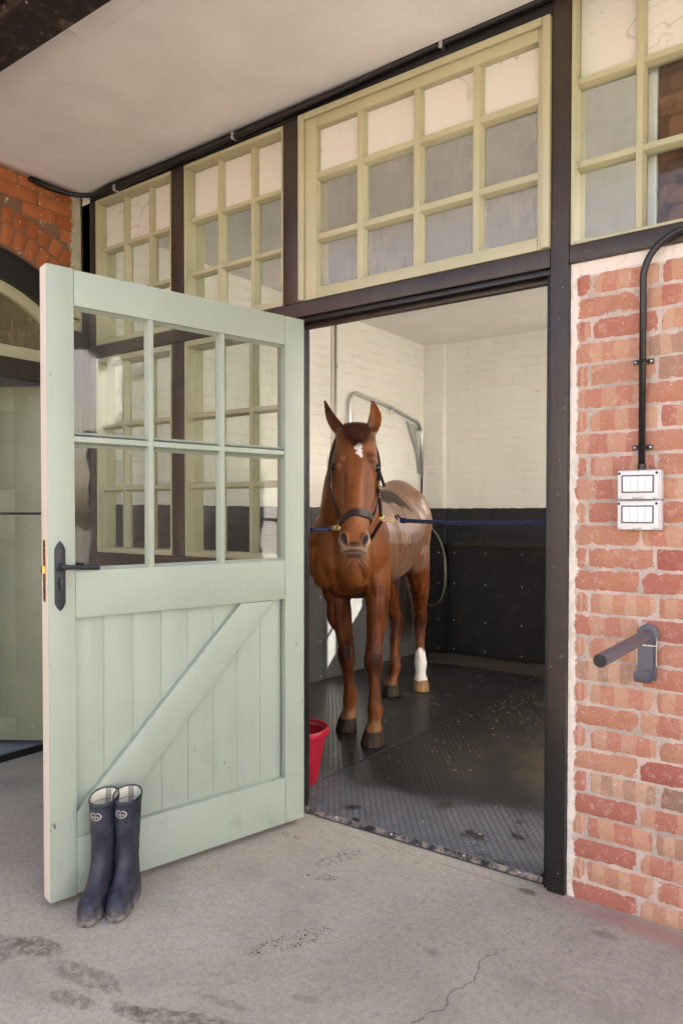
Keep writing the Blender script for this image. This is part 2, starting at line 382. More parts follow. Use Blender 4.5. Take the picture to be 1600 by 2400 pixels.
    pm = t.rng(t.math('ADD', yy, t.math('MULTIPLY', t.math('SUBTRACT', t.noise(g, 9, 6, .75), .5), .16)), -.075, -.06, 0, 1)
    c = t.mix(pm, c, (.5, .46, .33))
    M['dark_mortar'] = t.set(c, .9, .2, nrm=t.bump(t.noise(g, 40, 5), .6, .006))
    t = NT('sooty_brick'); g = t.pos(); a = t.attr('brk'); n = t.n.new("ShaderNodeSeparateColor"); t.l.new(a, n.inputs[0])
    c = t.mix(n.outputs[0], (.16, .07, .035), (.30, .14, .07))
    c = t.mix(t.ramp(t.noise(g, 5, 6, .7), [(.42, 0), (.62, .95)]), c, (.02, .016, .012))
    M['sooty_brick'] = t.set(c, .85, .2, nrm=t.bump(t.noise(g, 40, 5), .5, .005))
t_brick()

def t_misc():
    t = NT('peeling_beam'); g = t.pos()
    c = t.mix(t.ramp(t.noise(g, 11, 8, .75), [(.56, 0), (.66, 1)]), (.016, .013, .011), (.15, .10, .07))
    c = t.mix(t.ramp(t.noise(g, 23, 6, .7), [(.64, 0), (.67, 1)]), c, (.5, .44, .36))
    M['peeling_beam'] = t.set(c, .6, .4, nrm=t.bump(t.noise(g, 16, 6, .7), .9, .02))
    t = NT('boot_rubber'); o = t.tc(); x, y, z = t.sep(o)
    n = t.noise(o, 12, 6, .7)
    c = t.mix(t.rng(n, .35, .65), (.010, .012, .025), (.022, .025, .045))
    dust = t.ramp(t.noise(t.mapv(o, sc=(1, 1, .5)), 16, 6, .7), [(.45, 0), (.75, .55)])
    low = t.rng(z, .14, .01, 0, 1)
    dust = t.math('MULTIPLY', dust, t.math('ADD', .6, low))
    c = t.mix(dust, c, (.13, .125, .125))
    mud = t.math('MULTIPLY', t.rng(z, .055, .0, 0, 1), t.rng(t.noise(o, 30, 5), .35, .6))
    c = t.mix(mud, c, (.30, .26, .22))
    M['boot_rubber'] = t.set(c, t.rng(n, .3, .7, .42, .6), .45, nrm=t.bump(t.noise(o, 20, 4), .12, .01))
    t = NT('plaid_lining'); o = t.tc(); x, y, z = t.sep(o)
    ang = t.math('ARCTAN2', y, x)
    l1 = t.rng(t.math('PINGPONG', ang, .26), 0, .035, 1, 0); l2 = t.rng(t.math('PINGPONG', t.math('ADD', ang, .13), .26), 0, .05, 1, 0)
    l3 = t.rng(t.math('PINGPONG', z, .02), 0, .0025, 1, 0)
    c = t.mix(t.math('MULTIPLY', l2, .8), (.70, .66, .5), (.2, .42, .36)); c = t.mix(t.math('MULTIPLY', l1, .85), c, (.12, .07, .07)); c = t.mix(t.math('MULTIPLY', l3, .8), c, (.08, .07, .08))
    M['plaid_lining'] = t.set(c, .9, .2)
    t = NT('coat'); o = t.tc(); a = t.attr('coat')
    n = t.noise(t.mapv(o, sc=(1, 1, .35)), 18, 5, .6)
    c = t.mix(t.rng(n, .3, .7, 0, .55), a, t.mix(1, a, (.62, .58, .55), 'MULTIPLY'))
    hair = t.noise(t.mapv(o, sc=(1, 1, .12)), 260, 3, .6)
    c = t.mix(t.rng(hair, .3, .7, 0, .35), c, t.mix(1, c, (1.5, 1.45, 1.4), 'MULTIPLY'))
    sheen = t.attr('sheen', 'Fac')
    h = t.math('ADD', t.math('MULTIPLY', hair, .35), t.math('MULTIPLY', t.noise(o, 26, 4), .7))
    m = t.set(c, t.math('SUBTRACT', .46, t.math('MULTIPLY', sheen, .10)), .42, nrm=t.bump(h, .40, .006))
    t.put(t.p.inputs['Specular IOR Level'], t.math('ADD', .16, t.math('MULTIPLY', sheen, .32)))
    t.put(t.p.inputs['Sheen Weight'], t.math('MULTIPLY', sheen, .14)); t.p.inputs['Sheen Roughness'].default_value = .3
    M['coat'] = m
    for nm, c1, c2 in (('forelock_hair', (.035, .009, .004), (.10, .026, .009)), ('tail_hair', (.05, .035, .02), (.17, .12, .07)), ('whisker', (.45, .32, .22), (.5, .38, .28)), ('straw', (.34, .28, .16), (.60, .54, .42))):
        t = NT(nm); a = t.attr('rnd', 'Fac')
        M[nm] = t.set(t.mix(a, c1, c2), .5, .35)
    t = NT('eye_dark'); M['eye_dark'] = t.set((.006, .004, .003), .06, .6)
    t = NT('frosted_sheet')
    ts = t.n.new("ShaderNodeBsdfTranslucent"); ts.inputs[0].default_value = (.97, .97, .97, 1)
    t.l.new(ts.outputs[0], t.out.inputs[0]); M['frosted_sheet'] = t.m
    t = NT('rocker_window'); o = t.tc()
    M['rocker_window'] = t.set((.80, .80, .86), .15, .6)
t_misc()

# ------------------------------------------------------------------ mesh helpers
class MB:
    def __init__(s): s.bm = bmesh.new()
    def box(s, x0, x1, y0, y1, z0, z1, bev=0, mat=None):
        vs = [s.bm.verts.new((x, y, z)) for x in (x0, x1) for y in (y0, y1) for z in (z0, z1)]
        I = [(0, 1, 3, 2), (4, 6, 7, 5), (0, 4, 5, 1), (2, 3, 7, 6), (0, 2, 6, 4), (1, 5, 7, 3)]
        fs = [s.bm.faces.new([vs[i] for i in f]) for f in I]
        if bev:
            es = list({e for f in fs for e in f.edges})
            bmesh.ops.bevel(s.bm, geom=es, offset=bev, segments=2, affect='EDGES', profile=.6)
        return s
    def prism(s, poly, axis, a0, a1, bev=0):
        # poly of 2-D points; axis 'y' -> (x,z), axis 'x' -> (y,z), axis 'z' -> (x,y)
        def P(p, a):
            return {'y': (p[0], a, p[1]), 'x': (a, p[0], p[1]), 'z': (p[0], p[1], a)}[axis]
        A = [s.bm.verts.new(P(p, a0)) for p in poly]; B = [s.bm.verts.new(P(p, a1)) for p in poly]
        fs = [s.bm.faces.new(A), s.bm.faces.new(B[::-1])]
        n = len(poly)
        for i in range(n): fs.append(s.bm.faces.new((A[i], B[i], B[(i+1) % n], A[(i+1) % n])))
        bmesh.ops.recalc_face_normals(s.bm, faces=fs)
        if bev:
            es = list({e for f in fs for e in f.edges})
            bmesh.ops.bevel(s.bm, geom=es, offset=bev, segments=2, affect='EDGES', profile=.6)
        return s
    def loft(s, rings, cap=True, closed=True):
        R = [[s.bm.verts.new(p) for p in r] for r in rings]
        n = len(R[0])
        for i in range(len(R)-1):
            for j in range(n if closed else n-1):
                k = (j+1) % n
                s.bm.faces.new((R[i][j], R[i][k], R[i+1][k], R[i+1][j]))
        if cap:
            s.bm.faces.new(R[0][::-1]); s.bm.faces.new(R[-1])
        return s
    def tube(s, pts, r, seg=12, cap=True):
        pts = [Vector(p) for p in pts]; n = len(pts)
        rr = r if hasattr(r, '__len__') else [r]*n
        rings = []; prev = None
        for i, p in enumerate(pts):
            d = (pts[min(i+1, n-1)]-pts[max(i-1, 0)]).normalized()
            if prev is None:
                a = Vector((0, 0, 1)) if abs(d.z) < .9 else Vector((1, 0, 0))
                u = d.cross(a).normalized()
            else:
                u = (prev-d*prev.dot(d)).normalized()
            prev = u; v = d.cross(u)
            rings.append([p+u*cos(2*pi*k/seg)*rr[i]+v*sin(2*pi*k/seg)*rr[i] for k in range(seg)])
        return s.loft(rings, cap)
    def ball(s, c, r, seg=16, rot=None):
        m = Matrix.Translation(Vector(c)) @ (rot.to_4x4() if rot else Matrix()) @ Matrix.Diagonal((*(r if hasattr(r, '__len__') else (r, r, r)), 1))
        bmesh.ops.create_uvsphere(s.bm, u_segments=seg, v_segments=max(6, seg*2//3), radius=1, matrix=m)
        return s
    def build(s, name, mat, parent=None, smooth=False, loc=None):
        bmesh.ops.recalc_face_normals(s.bm, faces=s.bm.faces)
        me = bpy.data.meshes.new(name); s.bm.to_mesh(me); s.bm.free()
        return link(me, name, mat, parent, smooth)
def link(me, name, mat, parent=None, smooth=False):
    o = bpy.data.objects.new(name, me); COL.objects.link(o)
    if mat: me.materials.append(M[mat])
    if smooth is True: me.polygons.foreach_set('use_smooth', [True]*len(me.polygons))
    elif smooth:
        me.polygons.foreach_set('use_smooth', [True]*len(me.polygons)); me.set_sharp_from_angle(angle=rad(smooth))
    if parent: o.parent = parent
    return o
def tag(o, label, cat, group=None, kind=None):
    if label: o['label'] = label
    if cat: o['category'] = cat
    if group: o['group'] = group
    o['kind'] = kind or 'thing'
    return o
def thing(name, label, cat, loc=(0, 0, 0), rz=0, group=None):
    o = bpy.data.objects.new(name, None); COL.objects.link(o)
    o.location = loc; o.rotation_euler = (0, 0, rz); o.empty_display_size = .1
    return tag(o, label, cat, group)
def under(o, root):      # keep a mesh built in world coordinates where it stands under a placed Empty
    o.parent = root
    m = Matrix.Translation(root.location) @ root.rotation_euler.to_matrix().to_4x4()
    o.matrix_parent_inverse = m.inverted()
    return o
def dots(pts, r, name, mat, parent, place=None):
    for p in pts:
        o = MB().ball((0, 0, 0), r, 8).build(name, mat, smooth=True)
        o.location = p
        if place: under(o, place) if False else None
        o.parent = parent
        if parent.type == 'EMPTY' and place is not False: o.matrix_parent_inverse = (Matrix.Translation(parent.location) @ parent.rotation_euler.to_matrix().to_4x4()).inverted()
def spline(P, n=8):
    P = [Vector(p) for p in P]; out = []
    for i in range(len(P)-1):
        p0, p1, p2, p3 = P[max(i-1, 0)], P[i], P[i+1], P[min(i+2, len(P)-1)]
        for k in range(n):
            t = k/n
            out.append(.5*((2*p1)+(p2-p0)*t+(2*p0-5*p1+4*p2-p3)*t*t+(3*p1-p0-3*p2+p3)*t**3))
    out.append(P[-1]); return out
def splineN(A, n=8):
    A = np.array(A, float); out = []
    for i in range(len(A)-1):
        p0, p1, p2, p3 = A[max(i-1, 0)], A[i], A[i+1], A[min(i+2, len(A)-1)]
        for k in range(n):
            t = k/n
            out.append(.5*((2*p1)+(p2-p0)*t+(2*p0-5*p1+4*p2-p3)*t*t+(3*p1-p0-3*p2+p3)*t**3))
    out.append(A[-1]); return np.array(out)

def set_color(me, name, arr, domain='POINT'):
    a = me.color_attributes.new(name, 'FLOAT_COLOR', domain)
    a.data.foreach_set('color', np.asarray(arr, np.float32).ravel())
def set_float(me, name, arr):
    a = me.attributes.new(name, 'FLOAT', 'POINT'); a.data.foreach_set('value', np.asarray(arr, np.float32))

def brick_mesh(quads, place, name, mat, parent=None, proud=.006, rnd=.004, seed=1, skip_edge=0):
    """quads: 4 corner (u,v) lists; place(u,v,d) -> world. Each brick a rounded, slightly uneven block face."""
    rg = np.random.default_rng(seed); V = []; F = []; C = []
    for q in quads:
        q = np.array(q, float); q = q+rg.normal(0, rnd*.35, q.shape)
        L = np.linalg.norm(q[1]-q[0]); H = np.linalg.norm(q[3]-q[0])
        nu = max(3, int(L/.022)); nv = max(3, int(H/.022))
        dz = proud+rg.normal(0, .0015); r1, r2 = rg.random(), rg.random()
        b = len(V); tilt = rg.normal(0, .0015, 2)
        off = rg.random(2)*50
        for j in range(nv+1):
            for i in range(nu+1):
                a, c = i/nu, j/nv
                
                p = (q[0]*(1-a)+q[1]*a)*(1-c)+(q[3]*(1-a)+q[2]*a)*c
                ea = min(a, 1-a)*L; ec = min(c, 1-c)*H
                e = min(ea, ec)
                n = mnoise.noise(Vector((p[0]*28+off[0], p[1]*28+off[1], 0)))
                ctr = q.mean(0)
                if e < 1e-6:
                    k = rnd*(.25+n*.9+.9*mnoise.noise(Vector((p[0]*75+off[0], p[1]*75+off[1], 5))))
                    if ea < 1e-6 and ec < 1e-6: k += rnd*1.1
                    dv = ctr-p; dv = dv/np.linalg.norm(dv)
                    p = p+dv*k; d = -.004
                else:
                    d = dz+n*.0016+tilt[0]*(a-.5)+tilt[1]*(c-.5)
                    if e < .026: d -= .0022
                V.append(place(p[0], p[1], d)); C.append((r1, a, r2, 1))
        for j in range(nv):
            for i in range(nu):
                k = b+j*(nu+1)+i
                F.append((k, k+1, k+nu+2, k+nu+1))
    me = bpy.data.meshes.new(name); me.from_pydata(V, [], F); set_color(me, 'brk', C)
    return link(me, name, mat, parent, True)

# ------------------------------------------------------------------ ground and floors
def sheet(name, x0, x1, y0, y1, z, mat, kind='structure', label=None, cat=None):
    me = bpy.data.meshes.new(name)
    me.from_pydata([(x0, y0, z), (x1, y0, z), (x1, y1, z), (x0, y1, z)], [], [(0, 1, 2, 3)])
    o = link(me, name, mat); o['kind'] = kind
    if label: tag(o, label, cat)
    return o
sheet('ground', -60, 60, -60, 60, 0, 'concrete')
sheet('stable_floor', -2.69, 3.2, .03, 4.03, .004, 'bare_floor')

def slab_mat(name, poly, z0, z1, mat, label, cat, group=None):
    o = MB().prism(poly, 'z', z0, z1, .003).build(name, mat)
    return tag(o, label, cat, group)
slab_mat('rubber_mat', [(-2.68, .15), (-1.262, .15), (-1.262, 3.45), (-2.68, 3.45)], .005, .022, 'rubber_floor', 'textured black rubber floor mat under the horse and red bucket', 'rubber mat', 'rubber floor mats')
slab_mat('rubber_mat', [(-1.257, .052), (.05, .052), (.05, 3.35), (-1.257, 3.35)], .005, .022, 'rubber_floor', 'textured black rubber floor mat inside the doorway, dusty grey along its front edge', 'rubber mat', 'rubber floor mats')
o = MB().prism([(.035, .004), (.055, .004), (.055, .020), (.048, .022)], 'x', -1.13, .062).build('door_threshold', 'worn_sill')
tag(o, 'low dark worn sill strip with screws across the foot of the open doorway', 'threshold')
dots([(x, .044, .016) for x in (-.92, -.62, -.27, -.03)], (.006, .006, .004), 'screw', 'screw_steel', o)

# ------------------------------------------------------------------ interior walls, ceilings, roof
def wall(name, boxes, mat, label, cat='wall', bev=0):
    b = MB()
    for q in boxes: b.box(*q, bev=bev)
    return tag(b.build(name, mat), label, cat)
wall('painted_brick_wall', [(-2.76, -2.69, .0, 4.17, 0, 3.3)], 'painted_brick', 'cream painted brick side wall inside the stable with black painted base, left of the horse')
wall('painted_brick_wall', [(-2.69, -1.22, 4.03, 4.06, 0, 3.3), (-.527, 3.2, 4.03, 4.06, 0, 3.3), (-1.22, -.527, 4.03, 4.06, 0, 1.67), (-1.22, -.527, 4.03, 4.06, 2.50, 3.3), (-2.688, -2.465, 3.958, 4.028, 0, 3.138)], 'painted_brick', 'cream painted brick back wall with a shallow pier and black painted base, behind the horse')
wall('painted_brick_wall', [(3.2, 3.34, 0, .5, 0, 3.3), (3.2, 3.34, 3.7, 4.17, 0, 3.3), (3.2, 3.34, .5, 3.7, 0, .9), (3.2, 3.34, .5, 3.7, 2.95, 3.3)], 'painted_brick', 'cream painted brick wall on the hidden right side of the stable')
o = wall('stable_ceiling', [(-2.688, .9, .16, 4.03, 3.14, 3.20), (.9, 1.3, .5, 3.8, 3.14, 3.20), (.9, 3.1, .16, .5, 3.14, 3.20), (.9, 3.1, 3.8, 4.03, 3.14, 3.20), (3.1, 3.2, .16, 4.03, 3.14, 3.20)], 'plaster', 'smooth pale plaster ceiling inside the stable above the horse', 'ceiling')
o = MB().box(1.3, 3.1, .5, 3.8, 3.17, 3.176).build('added_rooflight', 'frosted_sheet'); tag(o, 'unseen frosted ceiling panel added to fill the stable with diffuse light', 'roof light')  # added unseen panel that spreads sunlight through the stable
o = thing('stable_window', 'tall unseen window in the right stable wall, frosted to diffuse the sun', 'window', (3.27, 1.95, .9))
under(MB().box(3.265, 3.271, .5, 3.7, .9, 2.95).build('pane', 'frosted_sheet'), o)  # frosted pane added so sun enters only as diffuse light
b = MB()
for y in (.5, 1.29, 2.08, 2.87, 3.66): b.box(3.24, 3.263, y, y+.04, .9, 2.95)
under(b.build('glazing_bar', 'olive_paint'), o)
o = thing('stable_window', 'clear window with glazing bars in the back stable wall, hidden by the right door post', 'window', (-.87, 4.06, 1.67))
for x in (-1.22, -.73, -.547): under(MB().box(x, x+.022, 4.062, 4.085, 1.67, 2.50).build('mullion', 'olive_paint'), o)
b = MB()
for z in (1.67, 1.98, 2.24, 2.478): b.box(-1.22, -.527, 4.086, 4.105, z, z+.022)
under(b.build('glazing_bar', 'olive_paint'), o)

wall('roof', [(-2.9, 5.5, -1.30, .25, 3.42, 3.60), (-2.9, -.7, .25, 4.4, 3.42, 3.60), (3.3, 5.5, .25, 4.4, 3.42, 3.60), (-.7, .85, .25, 4.4, 3.42, 3.60), (.85, 3.3, 4.1, 4.4, 3.42, 3.60)], 'timber_black', 'unseen dark flat roof deck over the stable and porch, blocking sun and sky', 'roof')  # unseen roof, put in to keep sun and sky off the rooms
# porch ceiling, slightly uneven plaster with a cove down to the eaves beam
V = []; F = []; nx, ny = 90, 26
for j in range(ny+1):
    for i in range(nx+1):
        x = -2.77+i/nx*6.3; y = .02-j/ny*1.08
        z = 3.315+.006*mnoise.noise(Vector((x*1.3, y*1.7, 0)))+.003*mnoise.noise(Vector((x*5, y*5, 3)))-.020*max(0, (-2.45-x)/.32)
        if y < -.72: z += .10*((-.72-y)/.34)**2
        V.append((x, y, z))
for j in range(ny):
    for i in range(nx):
        k = j*(nx+1)+i; F.append((k, k+nx+1, k+nx+2, k+1))
me = bpy.data.meshes.new('porch_ceiling'); me.from_pydata(V, [], F)
pc = link(me, 'porch_ceiling', 'plaster', None, True); tag(pc, 'white uneven plaster porch ceiling above the stable windows', 'ceiling')
sd = pc.modifiers.new('thick', 'SOLIDIFY'); sd.thickness = .02; sd.offset = 1
h = MB().box(-1.50, -.93, -1.0, -.862, 3.314, 3.325, .004).build('hatch_cover', 'plaster'); h.parent = pc
o = MB().box(-2.9, 5.5, -1.215, -1.03, 3.215, 3.415, .012).build('eaves_beam', 'peeling_beam'); tag(o, 'thick black beam with peeling paint along the front of the porch ceiling', 'beam')
o = MB().box(-2.9, 5.5, -1.42, -1.235, 3.25, 3.41, .01).build('gutter_board', 'timber_black'); tag(o, 'plain black board in front of the peeling porch beam', 'board')

# ------------------------------------------------------------------ timber frame of the front
tf = thing('timber_framing', 'black-brown painted timber posts, beams and door frame of the stable front', 'timber framing', (-1.1, 0, 0))
def tpart(name, boxes, mat='timber_paint', bev=.006):
    b = MB()
    for q in boxes: b.box(*q, bev=bev)
    return under(b.build(name, mat, smooth=30), tf)
tpart('corner_post', [(-2.776, -2.645, 0, .14, 0, 3.252), (-2.86, -2.763, .004, .15, 3.0, 3.42)])
tpart('post', [(-1.985, -1.89, 0, .14, 2.402, 3.252), (-1.985, -1.89, 0, .14, 1.195, 2.330)])
tpart('post', [(-1.203, -1.098, 0, .14, 2.402, 3.252), (-1.203, -1.150, .0, .14, 0, 2.330)])
tpart('post', [(.095, .164, -.004, .15, 0, 3.40)])
tpart('head_beam', [(-2.762, .0945, .002, .15, 3.254, 3.40), (.165, 5.4, .002, .15, 3.36, 3.40)], 'timber_black')
tpart('lintel', [(-2.643, .0945, -.006, .12, 2.332, 2.400)])
tpart('sill_beam', [(-2.643, -1.205, -.006, .12, 1.10, 1.190)])
tpart('beam', [(.165, 5.4, -.004, .12, 2.334, 2.398)])
tpart('door_stop', [(.0755, .0945, .016, .13, 0, 2.33)], 'timber_black')
tpart('door_stop', [(-1.149, -1.106, .030, .075, .0, 2.33)], 'timber_black', .004)
tpart('door_head', [(-1.104, .075, .050, .080, 2.290, 2.330)], 'timber_paint', .004)
tpart('drip_bead', [(-1.104, .0945, .004, .015, 2.306, 2.330), (-1.104, .075, .0155, .0485, 2.306, 2.330)], 'timber_black', .010)
o = under(MB().box(.0725, .0753, .05, .072, 1.165, 1.195, .001).build('lock_keep', 'brass'), tf)
wall('dwarf_wall', [(-2.645, -1.205, .01, .12, 0, 1.098)], 'sage_paint', 'boarded low wall below the side windows, hidden behind the open door', bev=.004)
wall('front_wall', [(-2.9, 5.5, .17, .24, 3.2, 3.42), (.165, 5.4, .13, .24, 0, 2.33)], 'painted_brick', 'plain rear leaf of the stable front wall')
wall('bounce_wall', [(-16, 14, -10.2, -10, 0, 4.2)], 'bounce_render', 'unseen wall across the yard behind the camera, added to bounce sunlight onto the front')  # added reflector wall, throws warm sunlight back at the stable front
wall('rear_wall', [(3.34, 5.3, 4.03, 4.2, 0, 3.42)], 'mortar', 'plain rendered rear wall right of the stable')

# ------------------------------------------------------------------ windows of the front
def window(label, x0, x1, z0, z1, xs, zs, yf, yg, fr, bw=.030, rows=None, boards=True, group='multi-pane olive windows', mid='clear_glass', proud=False, lo='clear_glass'):
    """fr = (left, right, bottom, top) frame widths; bars at xs, zs"""
    t = thing('window', label, 'window', (x0, 0, z0), 0, group)
    a, c, d, e = x0+fr[0], x1-fr[1], z0+fr[2], z1-fr[3]
    b = MB(); e_ = .004
    b.box(x0, a, yf, yg+.068, z0, z1, e_); b.box(c, x1, yf, yg+.068, z0, z1, e_)
    b.box(a, c, yf, yg+.068, z0, d, e_); b.box(a, c, yf, yg+.068, e, z1, e_)
    under(b.build('frame', 'olive_paint', smooth=30), t)
    if proud:
        b = MB(); y1, y2 = yf-.016, yf-.001
        b.box(x0, x0+.032, y1, y2, z0, z1, .006); b.box(x1-.032, x1, y1, y2, z0, z1, .006)
        b.box(x0+.032, x1-.032, y1, y2, z1-.030, z1, .006)
        under(b.build('bead', 'olive_paint', smooth=30), t)
    b = MB(); yb = yg-.030 if not proud else yf+.002
    h = bw/2
    for x in xs:   # moulded glazing bars: narrow nose, wide back
        b.prism([(x-h*.55, yb), (x+h*.55, yb), (x+h, yg-.002), (x+h, yg+.016), (x-h, yg+.016), (x-h, yg-.002)], 'z', d, e, .0015)
    X = [a]+list(xs)+[c]
    for z in zs:
        for i in range(len(X)-1):
            u0 = X[i]+(0 if i == 0 else h*.55); u1 = X[i+1]-(0 if i == len(X)-2 else h*.55)
            b.prism([(yb+.0015, z-h*.55), (yb+.0015, z+h*.55), (yg-.002, z+h), (yg+.016, z+h), (yg+.016, z-h), (yg-.002, z-h)], 'x', u0, u1, .0015)
    under(b.build('glazing_bar', 'olive_paint', smooth=30), t)
    Z = [d]+sorted(zs)+[e]
    # panes: one mesh per kind of glass
    kinds = {}
    for k in range(len(Z)-1):
        m = ('boarded_pane' if boards and k == len(Z)-2 else (lo if k == 0 else mid))
        kinds.setdefault(m, []).append((Z[k], Z[k+1]))
    for m, zz in kinds.items():
        b = MB()
        for za, zb in zz:
            for i in range(len(X)-1):
                j = .0015*random.uniform(-1, 1)
                b.box(X[i]+.002, X[i+1]-.002, yg+j, yg+.004+j, za+.002, zb-.002)
        under(b.build('white_pane' if m == 'boarded_pane' else 'pane', m), t)
    return t
ZB = (2.690, 2.972)
window('narrow upper olive window in the dark corner by the orange brick wall', -2.643, -1.987, 2.404, 3.25, (-2.425, -2.205), ZB, .004, .075, (.012, .012, .03, .02), .036)
window('upper olive window of three columns between two dark posts, above the open door', -1.888, -1.205, 2.404, 3.25, (-1.667, -1.437), ZB, .004, .075, (.012, .012, .03, .02), .036)
window('wide olive hinged window of four columns directly above the doorway', -1.097, .0945, 2.404, 3.252, (-.762, -.478, -.208), (2.683, 2.962), -.004, .028, (.096, .0505, .048, .075), .046, mid='dirty_glass', proud=True, lo='dirty_glass')
window('large olive window above the red brick wall and switches', .166, 1.30, 2.400, 3.358, (.397, .632, .867, 1.10), (2.697, 3.0), .004, .062, (.014, .014, .012, .03), .038, mid='clear_glass', lo='clear_glass')
window('lower olive window in the corner seen through the left panes of the open door', -2.643, -1.987, 1.192, 2.328, (-2.425, -2.205), (1.565, 1.935), .004, .06, (.014, .014, .03, .03), .036, boards=False)
window('lower olive window seen through the middle and right panes of the open door', -1.888, -1.207, 1.192, 2.328, (-1.667, -1.437), (1.565, 1.935), .004, .06, (.014, .014, .03, .03), .036, boards=False)

# ------------------------------------------------------------------ red brick wall on the right
PITCHZ, PITCHX = .0823, .2365
def facing():
    quads = []; k = 0
    z = -.010
    jr = random.Random(5)
    row = 0
    while z < 2.28:
        z1 = min(z+PITCHZ-.0088+jr.uniform(-.0015, .0015), 2.292)
        x = .186
        first = row % 2 == 0
        
        i = 0
        while x < 2.6:
            L = (.046+jr.uniform(-.006, .006)) if (i == 0 and not first) else (PITCHX-.0105+jr.uniform(-.006, .006) if i else PITCHX-.008)
            s = jr.uniform(-.0015, .0015)
            quads.append([(x, z+s), (x+L, z-s), (x+L, z1-s), (x, z1+s)])
            x += L+.0095+jr.uniform(-.002, .003); i += 1
        z += PITCHZ; row += 1
    return quads
bw_ = thing('brick_wall', 'red brick wall with pale mortar right of the doorway', 'wall', (.9, .04, 0))
under(brick_mesh(facing(), lambda u, v, d: (u, .012-d, v), 'brick_face', 'red_brick', proud=.0055, rnd=.0030, seed=3), bw_)
# mortar bed: uneven sheet with thickness
V = []; F = []; nx, nz = 260, 230
for j in range(nz+1):
    for i in range(nx+1):
        x = .166+i/nx*(2.62-.166) if i > 100 else .166+i/100*.5
        if i > 100: x = .666+(i-100)/(nx-100)*1.95
        z = j/nz*2.333
        y = .0160+.0024*mnoise.noise(Vector((x*34, z*34, 1)))+.0015*mnoise.noise(Vector((x*90, z*90, 4)))
        V.append((x, y, z))
for j in range(nz):
    for i in range(nx):
        k = j*(nx+1)+i; F.append((k, k+1, k+nx+2, k+nx+1))
me = bpy.data.meshes.new('mortar_bed'); me.from_pydata(V, [], F)
m_ = under(link(me, 'mortar_bed', 'mortar', None, True), bw_)
wall('wall_core', [(2.62, 5.3, .0, .12, 0, 2.33)], 'mortar', 'plain wall beyond the right edge of the brickwork')
# sooty brick pier just behind the right-hand window
pr = thing('brick_pier', 'dark sooty brick pier behind the glass of the top right window', 'pier', (.9, .2, 2.35))
qs = []
for r in range(13):
    z = 2.36+r*.078
    x = .475 if r % 2 else .438
    while x < 1.25:
        qs.append([(x, z), (x+.22, z), (x+.22, z+.068), (x, z+.068)]); x += .231
under(brick_mesh(qs, lambda u, v, d: (u, .122-d, v), 'brick_face', 'sooty_brick', proud=.004, rnd=.003, seed=8), pr)
b = MB().box(.440, 1.3, .1265, .165, 2.34, 3.35); under(b.build('pier_core', 'sooty_brick'), pr)
b = MB().box(.400, .437, .112, .160, 2.34, 3.35, .006); under(b.build('white_reveal', 'plaster'), pr)
o = MB().box(.168, .398, .150, .162, 3.02, 3.35).build('backing_board', 'plaster'); tag(o, 'white board behind the top panes of the right window', 'board')
yb = MB().ball((.585, .112, 3.265), (.045, .008, .06), 14).build('paint_splodge', 'olive_paint', smooth=True); yb['label'] = 'round yellow paint patch'; under(yb, pr)
# backing boards over the top panes of the other windows
for (x0, x1, lab) in ((-2.64, -1.99, 'white board behind the top panes of the corner window'), (-1.886, -1.21, 'white board behind the top panes of the second upper window'), (-1.09, .08, 'white board behind the top panes over the doorway')):
    o = MB().box(x0, x1, .150, .158, 3.16, 3.25).build('backing_board', 'plaster'); tag(o, lab, 'board')

# ------------------------------------------------------------------ left return wall with arched doorway
YC, ZC = -.65, 1.93
aw = thing('arched_brick_wall', 'glazed orange brick wall with an arched doorway at the left edge', 'wall', (-2.77, -.6, 0))
def ringquads(r0, r1, a0, a1, n):
    out = []; g = .006
    for i in range(n):
        t0 = a0+(a1-a0)*i/n; t1 = a0+(a1-a0)*(i+1)/n
        d0 = g/r0; t0 += d0; t1 -= d0
        f = lambda r, t: (YC+r*cos(t), ZC+r*sin(t))
        out.append([f(r0+.004, t0), f(r0+.004, t1), f(r1-.004, t1), f(r1-.004, t0)])
    return out
qs = ringquads(.965, 1.078, rad(36), rad(144), 26)+ringquads(1.078, 1.180, rad(36), rad(144), 28)
zr = 3.02
for r in range(4):
    za, zb = 3.075+r*.078-.07, 3.075+r*.078
    y = -1.9+(r % 2)*.115
    while y < -.03:
        y1 = min(y+.222, -.03)
        ok = all(sqrt((q-YC)**2+(za-ZC)**2) > 1.185 for q in np.linspace(y, y1, 5))
        if ok and y1-y > .05: qs.append([(y, za), (y1, za), (y1, zb), (y, zb)])
        elif y1-y > .05:
            # cut brick: trim to the arch
            for yy in np.linspace(y, y1, 12):
                if all(sqrt((q-YC)**2+(za-ZC)**2) > 1.185 for q in np.linspace(yy, y1, 5)):
                    if y1-yy > .04: qs.append([(yy, za), (y1, za), (y1, zb), (yy, zb)])
                    break
        y = y1+.010
for r in range(36):      # jamb between the arch and the corner
    za = .0+r*.078
    qs.append([(-.13, za+.004), (-.005, za+.004), (-.005, za+.072), (-.13, za+.072)])
for r in range(40):
    za = r*.082
    y = -3.4+(r % 2)*.115
    while y < -1.63: qs.append([(y, za), (min(y+.222, -1.62), za), (min(y+.222, -1.62), za+.071), (y, za+.071)]); y += .234
under(brick_mesh(qs, lambda u, v, d: (-2.772+d, u, v), 'brick_face', 'orange_brick', proud=.003, rnd=.0018, seed=6), aw)
